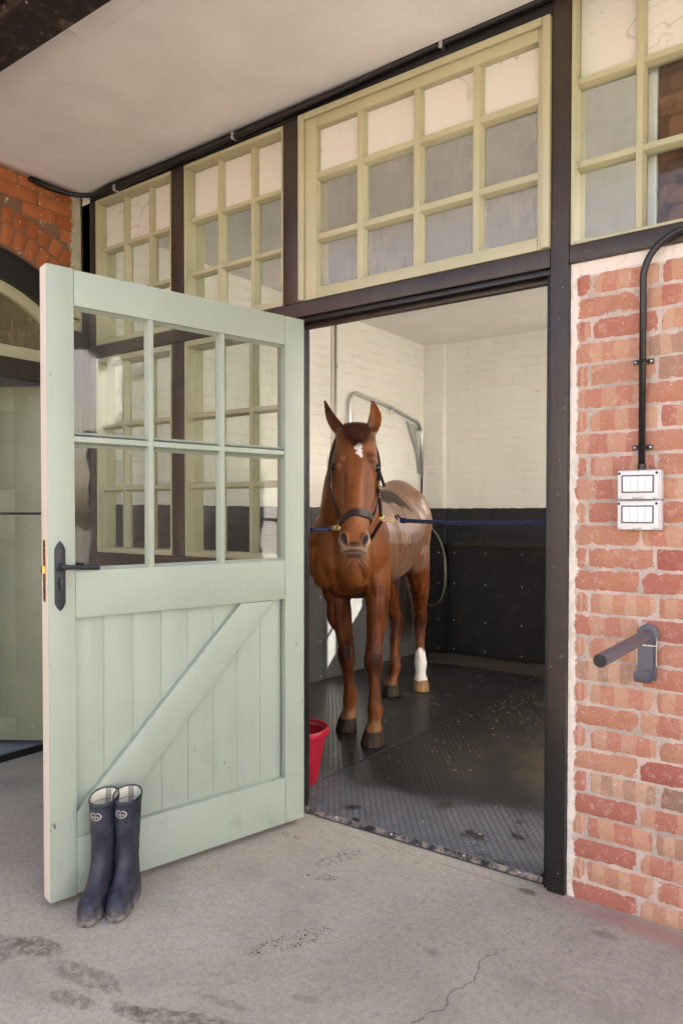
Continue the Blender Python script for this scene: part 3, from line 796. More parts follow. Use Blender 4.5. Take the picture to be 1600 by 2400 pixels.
# backing with the arched hole
arc = [(YC+.955*cos(t), ZC+.955*sin(t)) for t in np.linspace(rad(37), rad(143), 40)]
poly = [(-.10, 0), (0.0, 0), (0.0, 3.33), (-3.4, 3.33), (-3.4, 0), (-1.42, 0)]+arc[::-1]
b = MB().prism(poly, 'x', -2.95, -2.7785); under(b.build('mortar_bed', 'dark_mortar'), aw)
af = thing('arched_door_frame', 'black arched door frame with olive fanlight at the left edge', 'door frame', (-2.85, -.65, 0))
def arcband(r0, r1, x0, x1, name, mat, a0=rad(28), a1=rad(152), n=48):
    b = MB()
    A = np.linspace(a0, a1, n)
    rings = [[(x0, YC+r0*cos(t), ZC+r0*sin(t)), (x1, YC+r0*cos(t), ZC+r0*sin(t)), (x1, YC+r1*cos(t), ZC+r1*sin(t)), (x0, YC+r1*cos(t), ZC+r1*sin(t))] for t in A]
    b.loft(rings); return under(b.build(name, mat, smooth=30), af)
arcband(.80, .954, -2.93, -2.80, 'arch_frame', 'timber_black')
arcband(.735, .799, -2.90, -2.84, 'fanlight_frame', 'olive_paint')
b = MB().box(-2.93, -2.80, -1.30, -.02, 2.19, 2.285, .005); under(b.build('transom', 'timber_paint'), af)
b = MB().box(-2.90, -2.84, -1.30, -.03, 2.288, 2.36, .004); b.box(-2.895, -2.845, -.53, -.485, 2.362, 2.64, .003)
under(b.build('fanlight_rail', 'olive_paint'), af)
b = MB()
arcp = [(YC+.737*cos(t), ZC+.737*sin(t)) for t in np.linspace(rad(37), rad(143), 30)]
b.prism([(arcp[-1][0], 2.361), (arcp[0][0], 2.361)]+arcp, 'x', -2.873, -2.868); under(b.build('pane', 'tan_glass'), af)
under(MB().box(-2.80, -2.760, -.150, -.003, 0, 2.50, .006).build('jamb', 'timber_paint'), af)
for ya, yb_ in ((-.105, -.04), (-1.40, -1.26)): under(MB().box(-2.94, -2.79, ya, yb_, 0, 2.188, .005).build('jamb', 'timber_black'), af)
# small room behind
wall('side_room_wall', [(-5.2, -5.1, -2.6, 1.6, 0, 2.9), (-5.1, -2.96, 1.5, 1.6, 0, 2.9), (-5.1, -2.96, -2.7, -2.6, 0, 2.9)], 'plaster', 'pale inner walls of the small room behind the arched doorway')
wall('side_room_ceiling', [(-5.2, -2.955, -2.7, 1.6, 2.9, 3.0)], 'plaster', 'pale ceiling of the small room behind the arched doorway', 'ceiling')
o = sheet('side_room_floor', -5.1, -2.945, -2.6, 1.5, .035, 'grey_slab')
o = MB().box(-2.952, -2.93, -1.35, -.10, .0, .04, .003).build('door_step', 'timber_black'); tag(o, 'low black step edge below the left half doors', 'step')

# half doors, opened into the side room
import_dir = Vector((-.83, -.55, 0)).normalized()
def half_door(label, z0, z1):
    L = .92
    t = thing('half_door', label, 'half door', (-2.95, -.14, z0), atan2(import_dir.y, import_dir.x), 'stable half doors at the left edge')
    b = MB(); g = .0035; n = 7; H = z1-z0
    for i in range(n):
        a, c = .0+L*i/n, L*(i+1)/n
        b.box(a+.0005, c-.0005, -.001, .035, 0, H, .004)
    b.build('board_panel', 'old_sage_paint', t, smooth=30)
    b = MB(); b.box(.0, .16, .036, .046, .0, H, .003); b.box(.16, L, .036, .046, H-.15, H, .003); b.box(.16, L, .036, .046, 0, .14, .003)
    b.build('ledge', 'old_sage_paint', t, smooth=30)
    for x, z in ((.06, H-.08), (.06, .08)): MB().ball((x, .047, z), (.009, .005, .009), 10).build('stud', 'sage_paint', t, smooth=True)
half_door('upper sage green stable half door, boarded, left of the open glazed door', 1.425, 2.17)
half_door('lower sage green stable half door standing on the grey slab at the left edge', .065, 1.412)

# ------------------------------------------------------------------ rubber wall panels inside
def panel(x0, x1, y0, y1, z0, z1, label, screws, axis):
    o = MB().box(x0, x1, y0, y1, z0, z1, .003).build('rubber_wall_mat', 'rubber_wall'); tag(o, label, 'wall panel', 'rubber wall panels')
    dots([(x1+.001, a, z) if axis == 'x' else (a, y0-.001, z) for (a, z) in screws], .0065, 'screw', 'screw_steel', o)
sz = (.06, .35, .72, 1.03)
panel(-2.689, -2.67, .2, 2.25, .01, 1.09, 'black embossed rubber panel low on the left stable wall beside the sunlit patch', [(y, z) for y in (1.8, 2.2) for z in sz], 'x')
panel(-2.689, -2.67, 2.256, 3.90, .01, 1.09, 'black embossed rubber panel on the left wall behind the horse tail', [(y, z) for y in (2.35, 2.9, 3.4, 3.8) for z in sz], 'x')
panel(-2.665, -2.475, 3.937, 3.956, .02, 1.09, 'narrow black rubber panel in the back corner of the stable', [(x, z) for x in (-2.5,) for z in sz], 'y')
panel(-2.40, -1.31, 4.009, 4.028, .02, 1.09, 'wide black rubber panel with screws on the back wall right of the horse', [(x, z) for x in (-2.36, -2.02, -1.645) for z in sz], 'y')
o = MB().box(-2.474, -2.44, 3.930, 4.02, .02, 1.12, .003).build('cover_strip', 'rubber_wall'); tag(o, 'upright black cover strip between the back rubber panels', 'strip')
o = MB().box(-2.40, -1.3, 3.99, 4.027, 1.095, 1.135, .003).build('timber_batten', 'timber_paint'); tag(o, 'dark horizontal batten above the back rubber panel', 'batten')
# straw and wood shavings, scattered
b = MB(); cols = []
def bit(x, y, L, wdt, a, z=.0235):
    dx, dy = cos(a)*L/2, sin(a)*L/2; nx_, ny_ = -sin(a)*wdt/2, cos(a)*wdt/2
    vs = []
    for s in (-1, 1):
        for q in (-1, 1):
            for h_ in (0, .0015): vs.append(b.bm.verts.new((x+s*dx+q*nx_, y+s*dy+q*ny_, z+h_+(.001 if s > 0 else 0))))
    for f in ((0, 1, 3, 2), (4, 6, 7, 5), (0, 4, 5, 1), (2, 3, 7, 6), (1, 5, 7, 3)): b.bm.faces.new([vs[i] for i in f])
for _ in range(140):
    y = random.uniform(.1, 3.3); x = random.uniform(-2.1, 0)
    if random.random() < .5: x, y = random.gauss(-1.0, .35), random.gauss(2.2, .5)
    if x > .03 or y < .07 or y > 3.3: continue
    L = random.choice((.008, .012, .02, .03, .06 if random.random() < .3 else .01))
    bit(x, y, L, random.choice((.0025, .004, .008)) if L < .03 else .002, random.uniform(0, pi))
for _ in range(7):
    bit(random.uniform(-1.3, .5), random.uniform(-1.9, -.05), random.choice((.006, .01, .03)), .002, random.uniform(0, pi), .001)
o = b.build('straw', 'straw'); tag(o, 'scattered straw bits and pale shavings on the black mats', 'straw', kind='stuff')
set_float(o.data, 'rnd', np.random.default_rng(2).random(len(o.data.vertices)))
# ------------------------------------------------------------------ the open glazed door
DH = Vector((-1.022, -.0642, 0)); DD = Vector((-.22886, -.97346, 0))
door = thing('stable_door', 'sage green half-glazed boarded door with diagonal brace, standing open', 'door', DH, atan2(DD.y, DD.x))
def dpart(b, name, mat, smooth=30): return b.build(name, mat, door, smooth=smooth)
T = -.062
b = MB(); bv = .004
b.box(0, .105, T, 0, .03, 2.296, bv)                       # hinge stile
b.box(1.048, 1.146, T, 0, .025, 2.300, bv)                 # latch stile
b.box(.1055, 1.0475, T, -.001, 2.168, 2.297, bv)           # top rail
b.box(.1055, 1.0475, T, -.001, 1.038, 1.212, bv)           # lock rail
b.box(.1055, 1.0475, T, -.001, .03, .236, bv)              # bottom rail
dpart(b, 'frame', 'sage_paint')
b = MB()
b.box(1.1461, 1.1472, T+.002, -.002, .028, 2.297); dpart(b, 'latch_edge', 'cream_and_lit_edge_paint')  # warm side light on the latch edge put into its cream colour
b = MB()
gs = [.106, .114, .225, .345, .461, .580, .698, .818, .934, 1.047]
for i in range(len(gs)-1):
    if gs[i+1]-gs[i] < .02: continue
    a, c = gs[i], gs[i+1]
    b.box(a, c, -.046, -.028, .2362, 1.0375, .0032)
    if i < len(gs)-2: b.box(c-.0085, c-.0045, -.0285, -.0268, .2362, 1.0375, .0008)
dpart(b, 'board_panel', 'sage_paint')
b = MB().prism([(.337, 1.037), (.169, 1.037), (.931, .237), (1.047, .237), (1.047, .327)], 'y', -.0275, -.002, .004)
dpart(b, 'brace', 'sage_paint')
b = MB(); h = .017
def bar_prof(c): return [(c-h, -.036), (c+h, -.036), (c+h, -.030), (c+h*.55, -.006), (c-h*.55, -.006), (c-h, -.030)]
for c in (.424, .745): b.prism(bar_prof(c), 'z', 1.212, 2.168, .0015)
cs = [.105, .424, .745, 1.048]
for i in range(3):
    u0, u1 = cs[i]+(0 if i == 0 else h*.55), cs[i+1]-(0 if i == 2 else h*.55)
    b.prism([(y-.0015 if y > -.02 else y, z) for z, y in bar_prof(1.690)], 'x', u0, u1, .0015)
# putty fillets round the panes
for i in range(3):
    u0, u1 = cs[i]+(0 if i == 0 else h), cs[i+1]-(0 if i == 2 else h)
    for z0, z1 in ((1.212, 1.673), (1.707, 2.168)):
        b.prism([(-.030, z0), (-.030, z0+.011), (-.012, z0)], 'x', u0, u1)
        b.prism([(-.030, z1), (-.030, z1-.011), (-.012, z1)], 'x', u0, u1)
dpart(b, 'glazing_bar', 'sage_paint')
b = MB()
for i in range(3):
    u0, u1 = cs[i]+(0 if i == 0 else h)-.002, cs[i+1]-(0 if i == 2 else h)+.002
    for z0, z1 in ((1.211, 1.675), (1.705, 2.169)):
        j = random.uniform(-.001, .001); b.box(u0, u1, -.0352+j, -.0318+j, z0, z1)
dpart(b, 'pane', 'clear_glass')
# lever handle on its pointed plate
pz0, pz1, px0, px1 = 1.070, 1.322, 1.086, 1.124; pc_ = (px0+px1)/2
pl = [(px0, pz0+.028), (px0+.008, pz0+.012), (pc_, pz0), (px1-.008, pz0+.012), (px1, pz0+.028), (px1, pz1-.030), (px1-.008, pz1-.012), (pc_, pz1), (px0+.008, pz1-.012), (px0, pz1-.030)]
plate = dpart(MB().prism(pl, 'y', .0005, .005, .001), 'handle_plate', 'iron')
b = MB().tube([(pc_, .005, 1.230), (pc_, .009, 1.230), (pc_, .010, 1.230), (pc_, .013, 1.230), (pc_, .030, 1.230)], [.018, .018, .014, .011, .010], 18)
b.tube([(pc_+.006, .030, 1.230), (pc_-.012, .036, 1.229), (pc_-.03, .038, 1.228), (pc_-.07, .040, 1.226), (pc_-.105, .041, 1.225), (pc_-.128, .041, 1.224)], [.009, .0095, .0085, .009, .0105, .0105], 8)
b.build('lever', 'iron', plate, smooth=35)
b = MB().tube([(pc_, .005, 1.172), (pc_, .014, 1.172)], .009, 14); b.prism([(pc_-.010, 1.150), (pc_+.003, 1.146), (pc_+.008, 1.172), (pc_+.004, 1.190), (pc_-.004, 1.192), (pc_-.010, 1.170)], 'y', .014, .024, .002)
b.build('thumb_turn', 'iron', plate, smooth=35)
dots([(pc_, .0052, z) for z in (pz0+.018, pz1-.020)], (.0045, .002, .0045), 'screw', 'iron', plate)
b = MB().box(1.1474, 1.1486, -.044, -.018, 1.105, 1.325, .0005); lp = dpart(b, 'latch_plate', 'brass')
b = MB().box(1.1487, 1.1585, -.040, -.022, 1.205, 1.232, .002); b.build('latch_bolt', 'brass', lp)
dots([(1.1487, -.031, z) for z in (1.12, 1.145, 1.165, 1.26, 1.285, 1.31)], (.0012, .005, .007), 'screw', 'iron', lp)
for z0, z1 in ((.22, .36), (1.05, 1.19), (1.95, 2.09)):
    dpart(MB().tube([(-.008, -.020, z0), (-.008, -.020, z1)], .008, 12), 'hinge', 'iron')

# ------------------------------------------------------------------ wellington boots
def boot(label, toe, ang, lean, seed):
    t = thing('wellington_boot', label, 'boot', toe, ang, 'wellington boots by the door')
    # local frame: x towards the toe; origin at toe tip on the ground; ankle axis at x = -.185
    A = -.168
    prof = [  # z, front, back, half width front, half width back
        (.0, .168, -.062, .047, .037), (.006, .178, -.068, .051, .040), (.020, .180, -.070, .052, .041), (.024, .176, -.066, .0505, .039),
        (.034, .178, -.064, .052, .039), (.048, .175, -.064, .053, .040), (.062, .168, -.064, .051, .040), (.076, .150, -.064, .048, .040), (.090, .128, -.063, .044, .040),
        (.105, .106, -.061, .042, .041), (.125, .088, -.056, .040, .040), (.15, .072, -.053, .039, .039), (.18, .061, -.053, .0395, .0395), (.22, .056, -.054, .041, .041), (.27, .057, -.056, .044, .044),
        (.32, .059, -.059, .0475, .0475), (.366, .061, -.062, .050, .050), (.374, .0615, -.0625, .0505, .0505), (.378, .0635, -.0645, .0525, .0525), (.390, .0635, -.0645, .0525, .0525), (.394, .0615, -.0625, .0505, .0505)]
    n = 40
    def ring(z, f, bk, wf, wb, inset=0):
        out = []
        for k in range(n):
            th = 2*pi*k/n; c, s = cos(th), sin(th)
            p = .78 if z < .08 else 1
            cx = math.copysign(abs(c)**p, c)
            x = (f-inset)*cx if c > 0 else (abs(bk)-inset)*cx
            m = .5+.5*c
            wv = (wf*m+wb*(1-m))-inset
            if z < .08 and c > 0: wv *= 1-.10*max(0, 1-abs(c-.35)/.35)*0
            y = wv*math.copysign(abs(s)**p, s)
            # arch of the foot and wrinkles at the ankle
            wr = .0022*mnoise.noise(Vector((x*22, y*22, z*26+seed)))*(1 if .05 < z < .36 else .2)
            L = sqrt(x*x+y*y)+1e-6
            x, y = x*(1+wr/L), y*(1+wr/L)
            zz = z
            if z > .28: zz = z-.16*x*(z-.28)/.11
            out.append((A+x+lean[0]*max(0, z-.1), y+lean[1]*max(0, z-.1), zz))
        return out
    b = MB().loft([ring(*q) for q in prof[:4]]); b.build('sole', 'boot_rubber', t, smooth=50)
    P = splineN([q for q in prof[3:17]], 3)
    rings = [ring(*q) for q in P]+[ring(*q) for q in prof[17:]]
    rings += [ring(.390, .058, -.059, .0475, .0475), ring(.30, .055, -.055, .044, .044)]
    b = MB().loft(rings, cap=False); b.build('shaft', 'boot_rubber', t, smooth=60)
    b = MB().loft([ring(.3905, .0572, -.0582, .0467, .0467), ring(.34, .0525, -.0535, .042, .042), ring(.25, .048, -.047, .036, .036), ring(.18, .043, -.042, .031, .031)], cap=False)
    lo = b.build('lining', 'plaid_lining', t, smooth=True)
    # oval badge with a notch, on the outer front of the shaft
    def bp_(a, z):
        q = [r for r in (prof[16],)][0]
        c, s = cos(a), sin(a); x = q[1]*c; y = (q[3])*s
        return Vector((A+x+lean[0]*(z-.1), y+lean[1]*(z-.1), z-.16*x*(z-.28)/.11)), Vector((c/q[1], s/q[3], 0)).normalized()
    def patch(sc, off, name, mat, par):
        b = MB(); C0 = []
        for k in range(36):
            th = 2*pi*k/36
            rx, rz = .0235*sc, .0160*sc
            x = rx*cos(th); z = rz*sin(th)
            d = abs(x)/rx
            if sin(th) > 0 and d < .35: z -= .006*sc*(1-d/.35)
            p, nn = bp_(badge_a+x/.055, .345+z)
            C0.append(p+nn*off)
        vs = [b.bm.verts.new(p) for p in C0]
        pc0, nn = bp_(badge_a, .345); cv = b.bm.verts.new(pc0+nn*(off+.0004))
        for k in range(36): b.bm.faces.new((vs[k], vs[(k+1) % 36], cv))
        o = b.build(name, mat, par); sd = o.modifiers.new('thick', 'SOLIDIFY'); sd.thickness = .0006; return o
    badge_a = seed*.0+rad(-8)
    bd = patch(1.0, .0022, 'badge', 'white_label', t)
    patch(.86, .0030, 'badge_field', 'label_dark', bd)
    for txt, sz, dz in (('LE', .0045, .0025), ('Chameau', .0082, -.0035), ('1927', .004, -.0085)):
        cu = bpy.data.curves.new('txt', 'FONT'); cu.body = txt; cu.size = sz; cu.align_x = 'CENTER'; cu.extrude = .0001
        to = bpy.data.objects.new('txt', cu); COL.objects.link(to)
        dg = bpy.context.evaluated_depsgraph_get(); me = bpy.data.meshes.new_from_object(to.evaluated_get(dg))
        bpy.data.objects.remove(to); bpy.data.curves.remove(cu)
        me.name = 'lettering'
        for v in me.vertices:
            p, nn = bp_(badge_a+v.co.x/.055, .345+dz+v.co.y); v.co = p+nn*(.0040+v.co.z)
        o = link(me, 'lettering', 'white_label', bd)
    return t
boot('left navy rubber boot of the pair leaning at the door foot', (-1.096, -1.173, .0), rad(-58), (.0, .02), 1)
boot('right navy rubber boot of the pair leaning at the door foot', (-1.037, -1.095, .0), rad(-54), (.03, .01), 2)

# ------------------------------------------------------------------ bucket
t = thing('bucket', 'red plastic bucket half hidden by the left door jamb, on the black mat', 'bucket', (-1.352, .29, .0225))
b = MB(); n = 40
def circ(r, z): return [(r*cos(2*pi*k/n), r*sin(2*pi*k/n), z) for k in range(n)]
b.loft([circ(.102, 0), circ(.106, .006), circ(.148, .245), circ(.152, .247), (circ(.164, .249)), circ(.166, .252), circ(.168, .282), circ(.165, .287), circ(.155, .287), circ(.150, .27), circ(.100, .012)], cap=True)
b.build('body', 'red_plastic', t, smooth=35)
b = MB().tube([(.150*cos(a), .150*sin(a)*.98, .265-.0+.004*cos(a)) for a in np.linspace(rad(20), rad(165), 24)], .003, 8)
b.build('handle', 'galvanised', t, smooth=True)

# ------------------------------------------------------------------ switches, conduit, rack on the brick wall
def switchbox(label, z0, z1):
    x0, x1 = .352, .494
    t = thing('switch_box', label, 'switch box', ((x0+x1)/2, 0, z0), 0, 'weatherproof switch boxes')
    H = z1-z0; hw = (x1-x0)/2
    MB().box(-hw, hw, -.034, .010, 0, H, .006).build('case', 'grey_plastic', t, smooth=30)
    cv = MB().box(-hw+.004, hw-.004, -.050, -.0345, .006, H-.004, .005).build('cover', 'white_plastic', t, smooth=30)
    fr = MB()
    wx, wz0, wz1 = hw-.022, .027, H-.022
    fr.box(-wx-.004, -wx, -.054, -.0505, wz0-.004, wz1+.004, .001); fr.box(wx, wx+.004, -.054, -.0505, wz0-.004, wz1+.004, .001)
    fr.box(-wx, wx, -.054, -.0505, wz0-.004, wz0, .001); fr.box(-wx, wx, -.054, -.0505, wz1, wz1+.004, .001)
    fr.build('window_frame', 'rack_steel', cv)
    for k in range(4):
        a = -wx+k*wx/2
        MB().box(a+.0012, a+wx/2-.0012, -.0535, -.0506, wz0+.001, wz1-.001, .0012).build('rocker', 'rocker_window', cv, smooth=30)
    for k in range(4):
        a = -wx+(k+.5)*wx/2
        for z in (wz0+.3*(wz1-wz0), wz0+.72*(wz1-wz0)):
            MB().tube([(a+.006*cos(q), -.0537, z+.006*sin(q)) for q in np.linspace(0, 2*pi, 13)], .0005, 5, False).build('dial_mark', 'grey_plastic', cv)
    for s in (-1, 1): MB().box(s*.034-.018, s*.034+.018, -.056, -.0505, .002, .010, .002).build('clip', 'white_plastic', cv)
    for x in (-hw+.010, hw-.010): MB().tube([(x, -.0505, H-.012), (x, -.0515, H-.012)], .0045, 12).build('screw', 'iron', cv)
switchbox('upper grey weatherproof switch box directly under the black conduit', 1.469, 1.571)
switchbox('lower grey weatherproof switch box fixed beneath the other', 1.365, 1.467)
t = thing('conduit', 'black conduit pipe running down the red brick wall to the switch boxes', 'conduit', (.43, 0, 1.57))
p = [(.426, -.012, 1.566), (.426, -.012, 2.20)]
for a in np.linspace(0, 90, 12): p.append((.426+.15*(1-cos(rad(a))), -.016-.010*sin(rad(a)), 2.22+.145*sin(rad(a))))
p += [(.66, -.028, 2.366), (1.2, -.028, 2.366), (3.0, -.028, 2.366)]
under(MB().tube(p, .0115, 16).build('pipe', 'conduit_black', smooth=True), t)
under(MB().tube([(.4265, -.0125, 1.566), (.4265, -.0125, 1.592)], .0135, 16).build('coupler', 'conduit_black', smooth=30), t)
for z in (1.650, 1.945):
    b = MB()
    b.tube([(.426+.0135*cos(a), -.012-.0135*sin(a), z) for a in np.linspace(0, pi, 12)], .0045, 8)
    b.box(.392, .413, -.002, .003, z-.0085, z+.0085, .002); b.box(.439, .460, -.002, .003, z-.0085, z+.0085, .002)
    s_ = under(b.build('saddle_clip', 'conduit_black', smooth=30), t)
    for x in (.400, .452): under(MB().ball((x, -.003, z), (.0045, .003, .0045), 10).build('screw', 'screw_steel'), t)
t = thing('saddle_rack', 'grey steel bar rack with hook sticking out of the red brick wall', 'rack', (.45, 0, .99))
under(MB().tube([(.450, -.006, 1.003), (.450, -.02, 1.003), (.450, -.548, 1.000)], .0205, 28).build('bar', 'rack_steel', smooth=40), t)
under(MB().tube([(.450, -.549, 1.000), (.450, -.553, 1.000)], .018, 24).build('end_cap', 'leather_black', smooth=40), t)
under(MB().tube([(.450, .004, 1.003), (.450, -.006, 1.003), (.450, -.010, 1.003)], [.036, .036, .030], 28).build('flange', 'rack_steel', smooth=40), t)
b = MB(); b.box(.418, .478, -.004, .004, .845, 1.01, .002)
under(b.build('back_plate', 'rack_steel', smooth=30), t)
b = MB()
path = [(-.004, .975), (-.0045, .90), (-.007, .868), (-.017, .848), (-.032, .843), (-.045, .850), (-.052, .866), (-.054, .885)]
P_ = spline([(0, y, z) for y, z in path], 5)
rings = []
for i, q in enumerate(P_):
    hw = .026 if i < len(P_)-6 else .026*sqrt(max(.05, 1-((i-(len(P_)-6))/6.2)**2))
    d = (P_[min(i+1, len(P_)-1)]-P_[max(i-1, 0)]).normalized(); nn = Vector((0, -d.z, d.y))*.002
    rings.append([(.443-hw, q.y+nn.y-.006, q.z+nn.z), (.443+hw, q.y+nn.y-.006, q.z+nn.z), (.443+hw, q.y-nn.y-.006, q.z-nn.z), (.443-hw, q.y-nn.y-.006, q.z-nn.z)])
b.loft(rings); under(b.build('hook', 'rack_steel', smooth=35), t)
b = MB(); b.box(.4155, .4172, -.012, .004, .90, .985); b.box(.4788, .4805, -.012, .004, .895, .995); b.box(.4175, .4785, -.0125, -.0105, .965, .968)
under(b.build('bracket_edge', 'screw_steel'), t)

# black cable along the top of the stable front, turning at the corner
t = thing('cable', 'black cable clipped along the top of the stable windows under the ceiling', 'cable', (-1.3, -.02, 3.285))
p = [(4.0, -.018, 3.335), (.05, -.018, 3.312), (-1.0, -.018, 3.283), (-2.2, -.018, 3.262), (-2.50, -.022, 3.258), (-2.62, -.05, 3.258), (-2.70, -.12, 3.262), (-2.752, -.24, 3.274), (-2.758, -.34, 3.285)]
under(MB().tube(spline(p, 8), .014, 12).build('sheath', 'timber_black', smooth=True), t)
for x in (-.35, -1.5, -2.42):
    z = 3.305+(x+.3)*.02
    under(MB().box(x-.008, x+.008, -.036, -.002, z-.022, z+.012, .004).build('clip', 'galvanised'), t)

# ------------------------------------------------------------------ things on the stable walls
t = thing('wash_boom', 'galvanised bent tube swing arm on the left stable wall behind the horse', 'swing arm', (-2.66, 3.87, 1.6))
p = [(-2.655, 2.60, 1.62), (-2.655, 2.60, 2.36)]
for a in np.linspace(0, 80, 9): p.append((-2.655, 2.60+.12*(1-cos(rad(a))), 2.37+.12*sin(rad(a))))
p += [(-2.655, 3.26, 2.432), (-2.655, 3.66, 2.358)]
for a in np.linspace(10, 90, 9): p.append((-2.655, 3.72+.13*sin(rad(a)), 2.352-.13*(1-cos(rad(a)))-.0))
p += [(-2.655, 3.862, 2.15), (-2.655, 3.862, 1.80)]
under(MB().tube(p, .0165, 14).build('arm', 'galvanised', smooth=True), t)
under(MB().prism([(3.60, 2.33), (3.835, 2.28), (3.845, 2.0), (3.84, 1.82), (3.825, 1.82), (3.80, 2.02)], 'x', -2.672, -2.664, .001).build('bracket', 'galvanised'), t)
b = MB().tube([(-2.655, 3.27, 2.43), (-2.655, 3.30, 2.425)], .020, 14); b.tube([(-2.65, 3.285, 2.40), (-2.65, 3.285, 2.375)], .012, 10)
under(b.build('collar', 'galvanised', smooth=30), t)
under(MB().tube([(-2.655, 3.862, 1.80), (-2.655, 3.862, 1.45)], .011, 10).build('hose_stub', 'leather_black', smooth=True), t)
hp_ = spline([(-2.60, 3.82, 1.45), (-2.52, 3.80, 1.30), (-2.40, 3.75, 1.19), (-2.31, 3.70, 1.02), (-2.285, 3.68, .80), (-2.32, 3.68, .62), (-2.40, 3.70, .535), (-2.50, 3.74, .515), (-2.60, 3.80, .56)], 8)
tag(MB().tube(hp_, .0085, 10).build('hose', 'plastic_hose', smooth=True), 'thin grey-green hose hanging in a loop in front of the back rubber panels', 'hose')
t = thing('wall_conduit', 'thin galvanised conduit running up the left cream stable wall', 'conduit', (-2.68, 2.43, 1.5))
under(MB().tube([(-2.672, 2.42, 1.25), (-2.672, 2.42, 3.13)], .010, 10).build('pipe', 'galvanised', smooth=True), t)
under(MB().box(-2.689, -2.680, 2.37, 2.405, 1.25, 3.13, .002).build('painted_batten', 'cream_and_lit_edge_paint'), t)
under(MB().ball((-2.668, 2.42, 2.68), (.018, .016, .012), 12).build('clip', 'galvanised'), t)
tag(MB().box(-2.667, -2.64, 2.02, 2.145, .965, 1.115, .006).build('socket_box', 'grey_plastic', smooth=30), 'small pale box on the left rubber panel beside the door jamb', 'box')
p = spline([(-2.672, .42, 2.40), (-2.64, .42, 2.40), (-2.625, .42, 2.36), (-2.62, .40, 2.30), (-2.60, .36, 2.27), (-2.585, .32, 2.285)], 6)
tag(MB().tube(p, .016, 12).build('pipe_bend', 'leather', smooth=True), 'brown pipe bend on the stable wall seen through the top left door pane', 'pipe')

# ------------------------------------------------------------------ ropes
def twisted(A, B, name, label, r=.0125, sag=.0, turns=13, clipdir=None):
    A, B = Vector(A), Vector(B); L = (B-A).length
    d = (B-A).normalized(); u = d.cross(Vector((0, 0, 1))).normalized(); v = u.cross(d)
    t = thing(name, label, 'rope', A)
    n = int(turns*16)
    b = MB()
    for k in range(3):
        pts = []
        for i in range(n+1):
            f = i/n; a = 2*pi*(turns*f+k/3)
            c = A+(B-A)*f-Vector((0, 0, sag*4*f*(1-f)))
            pts.append(c+(u*cos(a)+v*sin(a))*r*.56)
        b.tube(pts, [r*(.50+.05*mnoise.noise(Vector((i*.5, k, 0)))) for i in range(n+1)], 8)
    # spliced end: thicker whipping
    b.tube([A-d*.004, A+d*.004, A+d*.03, A+d*.05], [r*.5, r*1.35, r*1.30, r*.9], 12)
    under(b.build('strands', 'rope_navy', smooth=True), t)
    return t, d
def snap(t, P, Q, name='snap_clip'):
    """brass trigger snap from ring P to rope eye Q"""
    P, Q = Vector(P), Vector(Q); d = (Q-P).normalized(); L = (Q-P).length
    u = Vector((RT[0], RT[1], RT[2])); u = Vector(UP)
    u = (u-d*u.dot(d)).normalized()
    b = MB()
    def loop(c, ra, rb, r, n=18): b.tube([c+d*ra*cos(a)+u*rb*sin(a) for a in np.linspace(0, 2*pi, n)], r, 7, False)
    loop(P+d*L*.26, L*.27, .013, .0034)          # hook
    b.tube([P+d*L*.50, P+d*L*.56, P+d*L*.62], [.006, .008, .006], 10)
    b.tube([P+d*L*.34+u*.010, P+d*L*.55+u*.006], .0028, 6)
    loop(P+d*L*.80, L*.18, .011, .0034)          # eye
    under(b.build(name, 'brass', smooth=True), t)
# ------------------------------------------------------------------ the horse
HO = Vector((-1.665, 1.615, .0235)); HH = Vector((.287, -.958, 0)).normalized()
HRZ = atan2(HH.y, HH.x)
horse = thing('horse', 'chestnut horse with a white star and one white hind sock, tied in the stable', 'horse', HO, HRZ)
HM = Matrix.Translation(HO) @ Matrix.Rotation(HRZ, 4, 'Z'); HI = HM.inverted()
def dep(u, v, d):       # point seen at photo pixel (u,v), at distance d along the view axis (used once to fix the head's place)
    q = CAM+d*(FW+RT*(u-800)/1733.38-UP*(v-1239.25)/1733.38); return Vector(q)
hP, hM = Vector((-1.2116, .6241, 1.9346)), Vector((-1.0400, .3597, 1.2117))
hA = (hM-hP).normalized(); HL = (hM-hP).length
hN = Vector((.586, -.810, 0)); hN = (hN-hA*hN.dot(hA)).normalized(); hS = hN.cross(hA).normalized()
if hS.dot(Vector(RT)) < 0: hS = -hS
def hd(t, s, n): return HI @ (hP+hA*(t*HL)+hS*s+hN*n)      # head frame -> horse local

HST = np.array([  # t, half width, depth, front offset, front narrowing, back narrowing, lateral shift
    (.015, .040, .09, -.045, .10, .1), (.04, .072, .16, -.022, .10, .15), (.085, .094, .20, -.008, .12, .2), (.15, .100, .235, .002, .12, .3), (.226, .108, .262, .008, .14, .35),
    (.286, .116, .282, .010, .18, .40), (.346, .117, .292, .008, .24, .42), (.414, .113, .285, .004, .34, .42), (.466, .109, .262, .001, .42, .40), (.546, .098, .222, -.002, .46, .35),
    (.626, .082, .182, -.003, .44, .28), (.706, .073, .152, -.003, .36, .20), (.786, .067, .134, -.002, .26, .12), (.85, .069, .128, .000, .16, .1), (.898, .072, .124, -.002, .12, .1),
    (.938, .061, .108, -.010, .08, .1), (.962, .046, .085, -.022, .05, .1), (.978, .026, .045, -.040, 0, 0)])
HST[:, 1] *= 1.17; HST[:, 2] *= 1.06
HS = splineN(HST, 4)
def hsec(t):
    return [np.interp(t, HS[:, 0], HS[:, k]) for k in range(1, 6)]
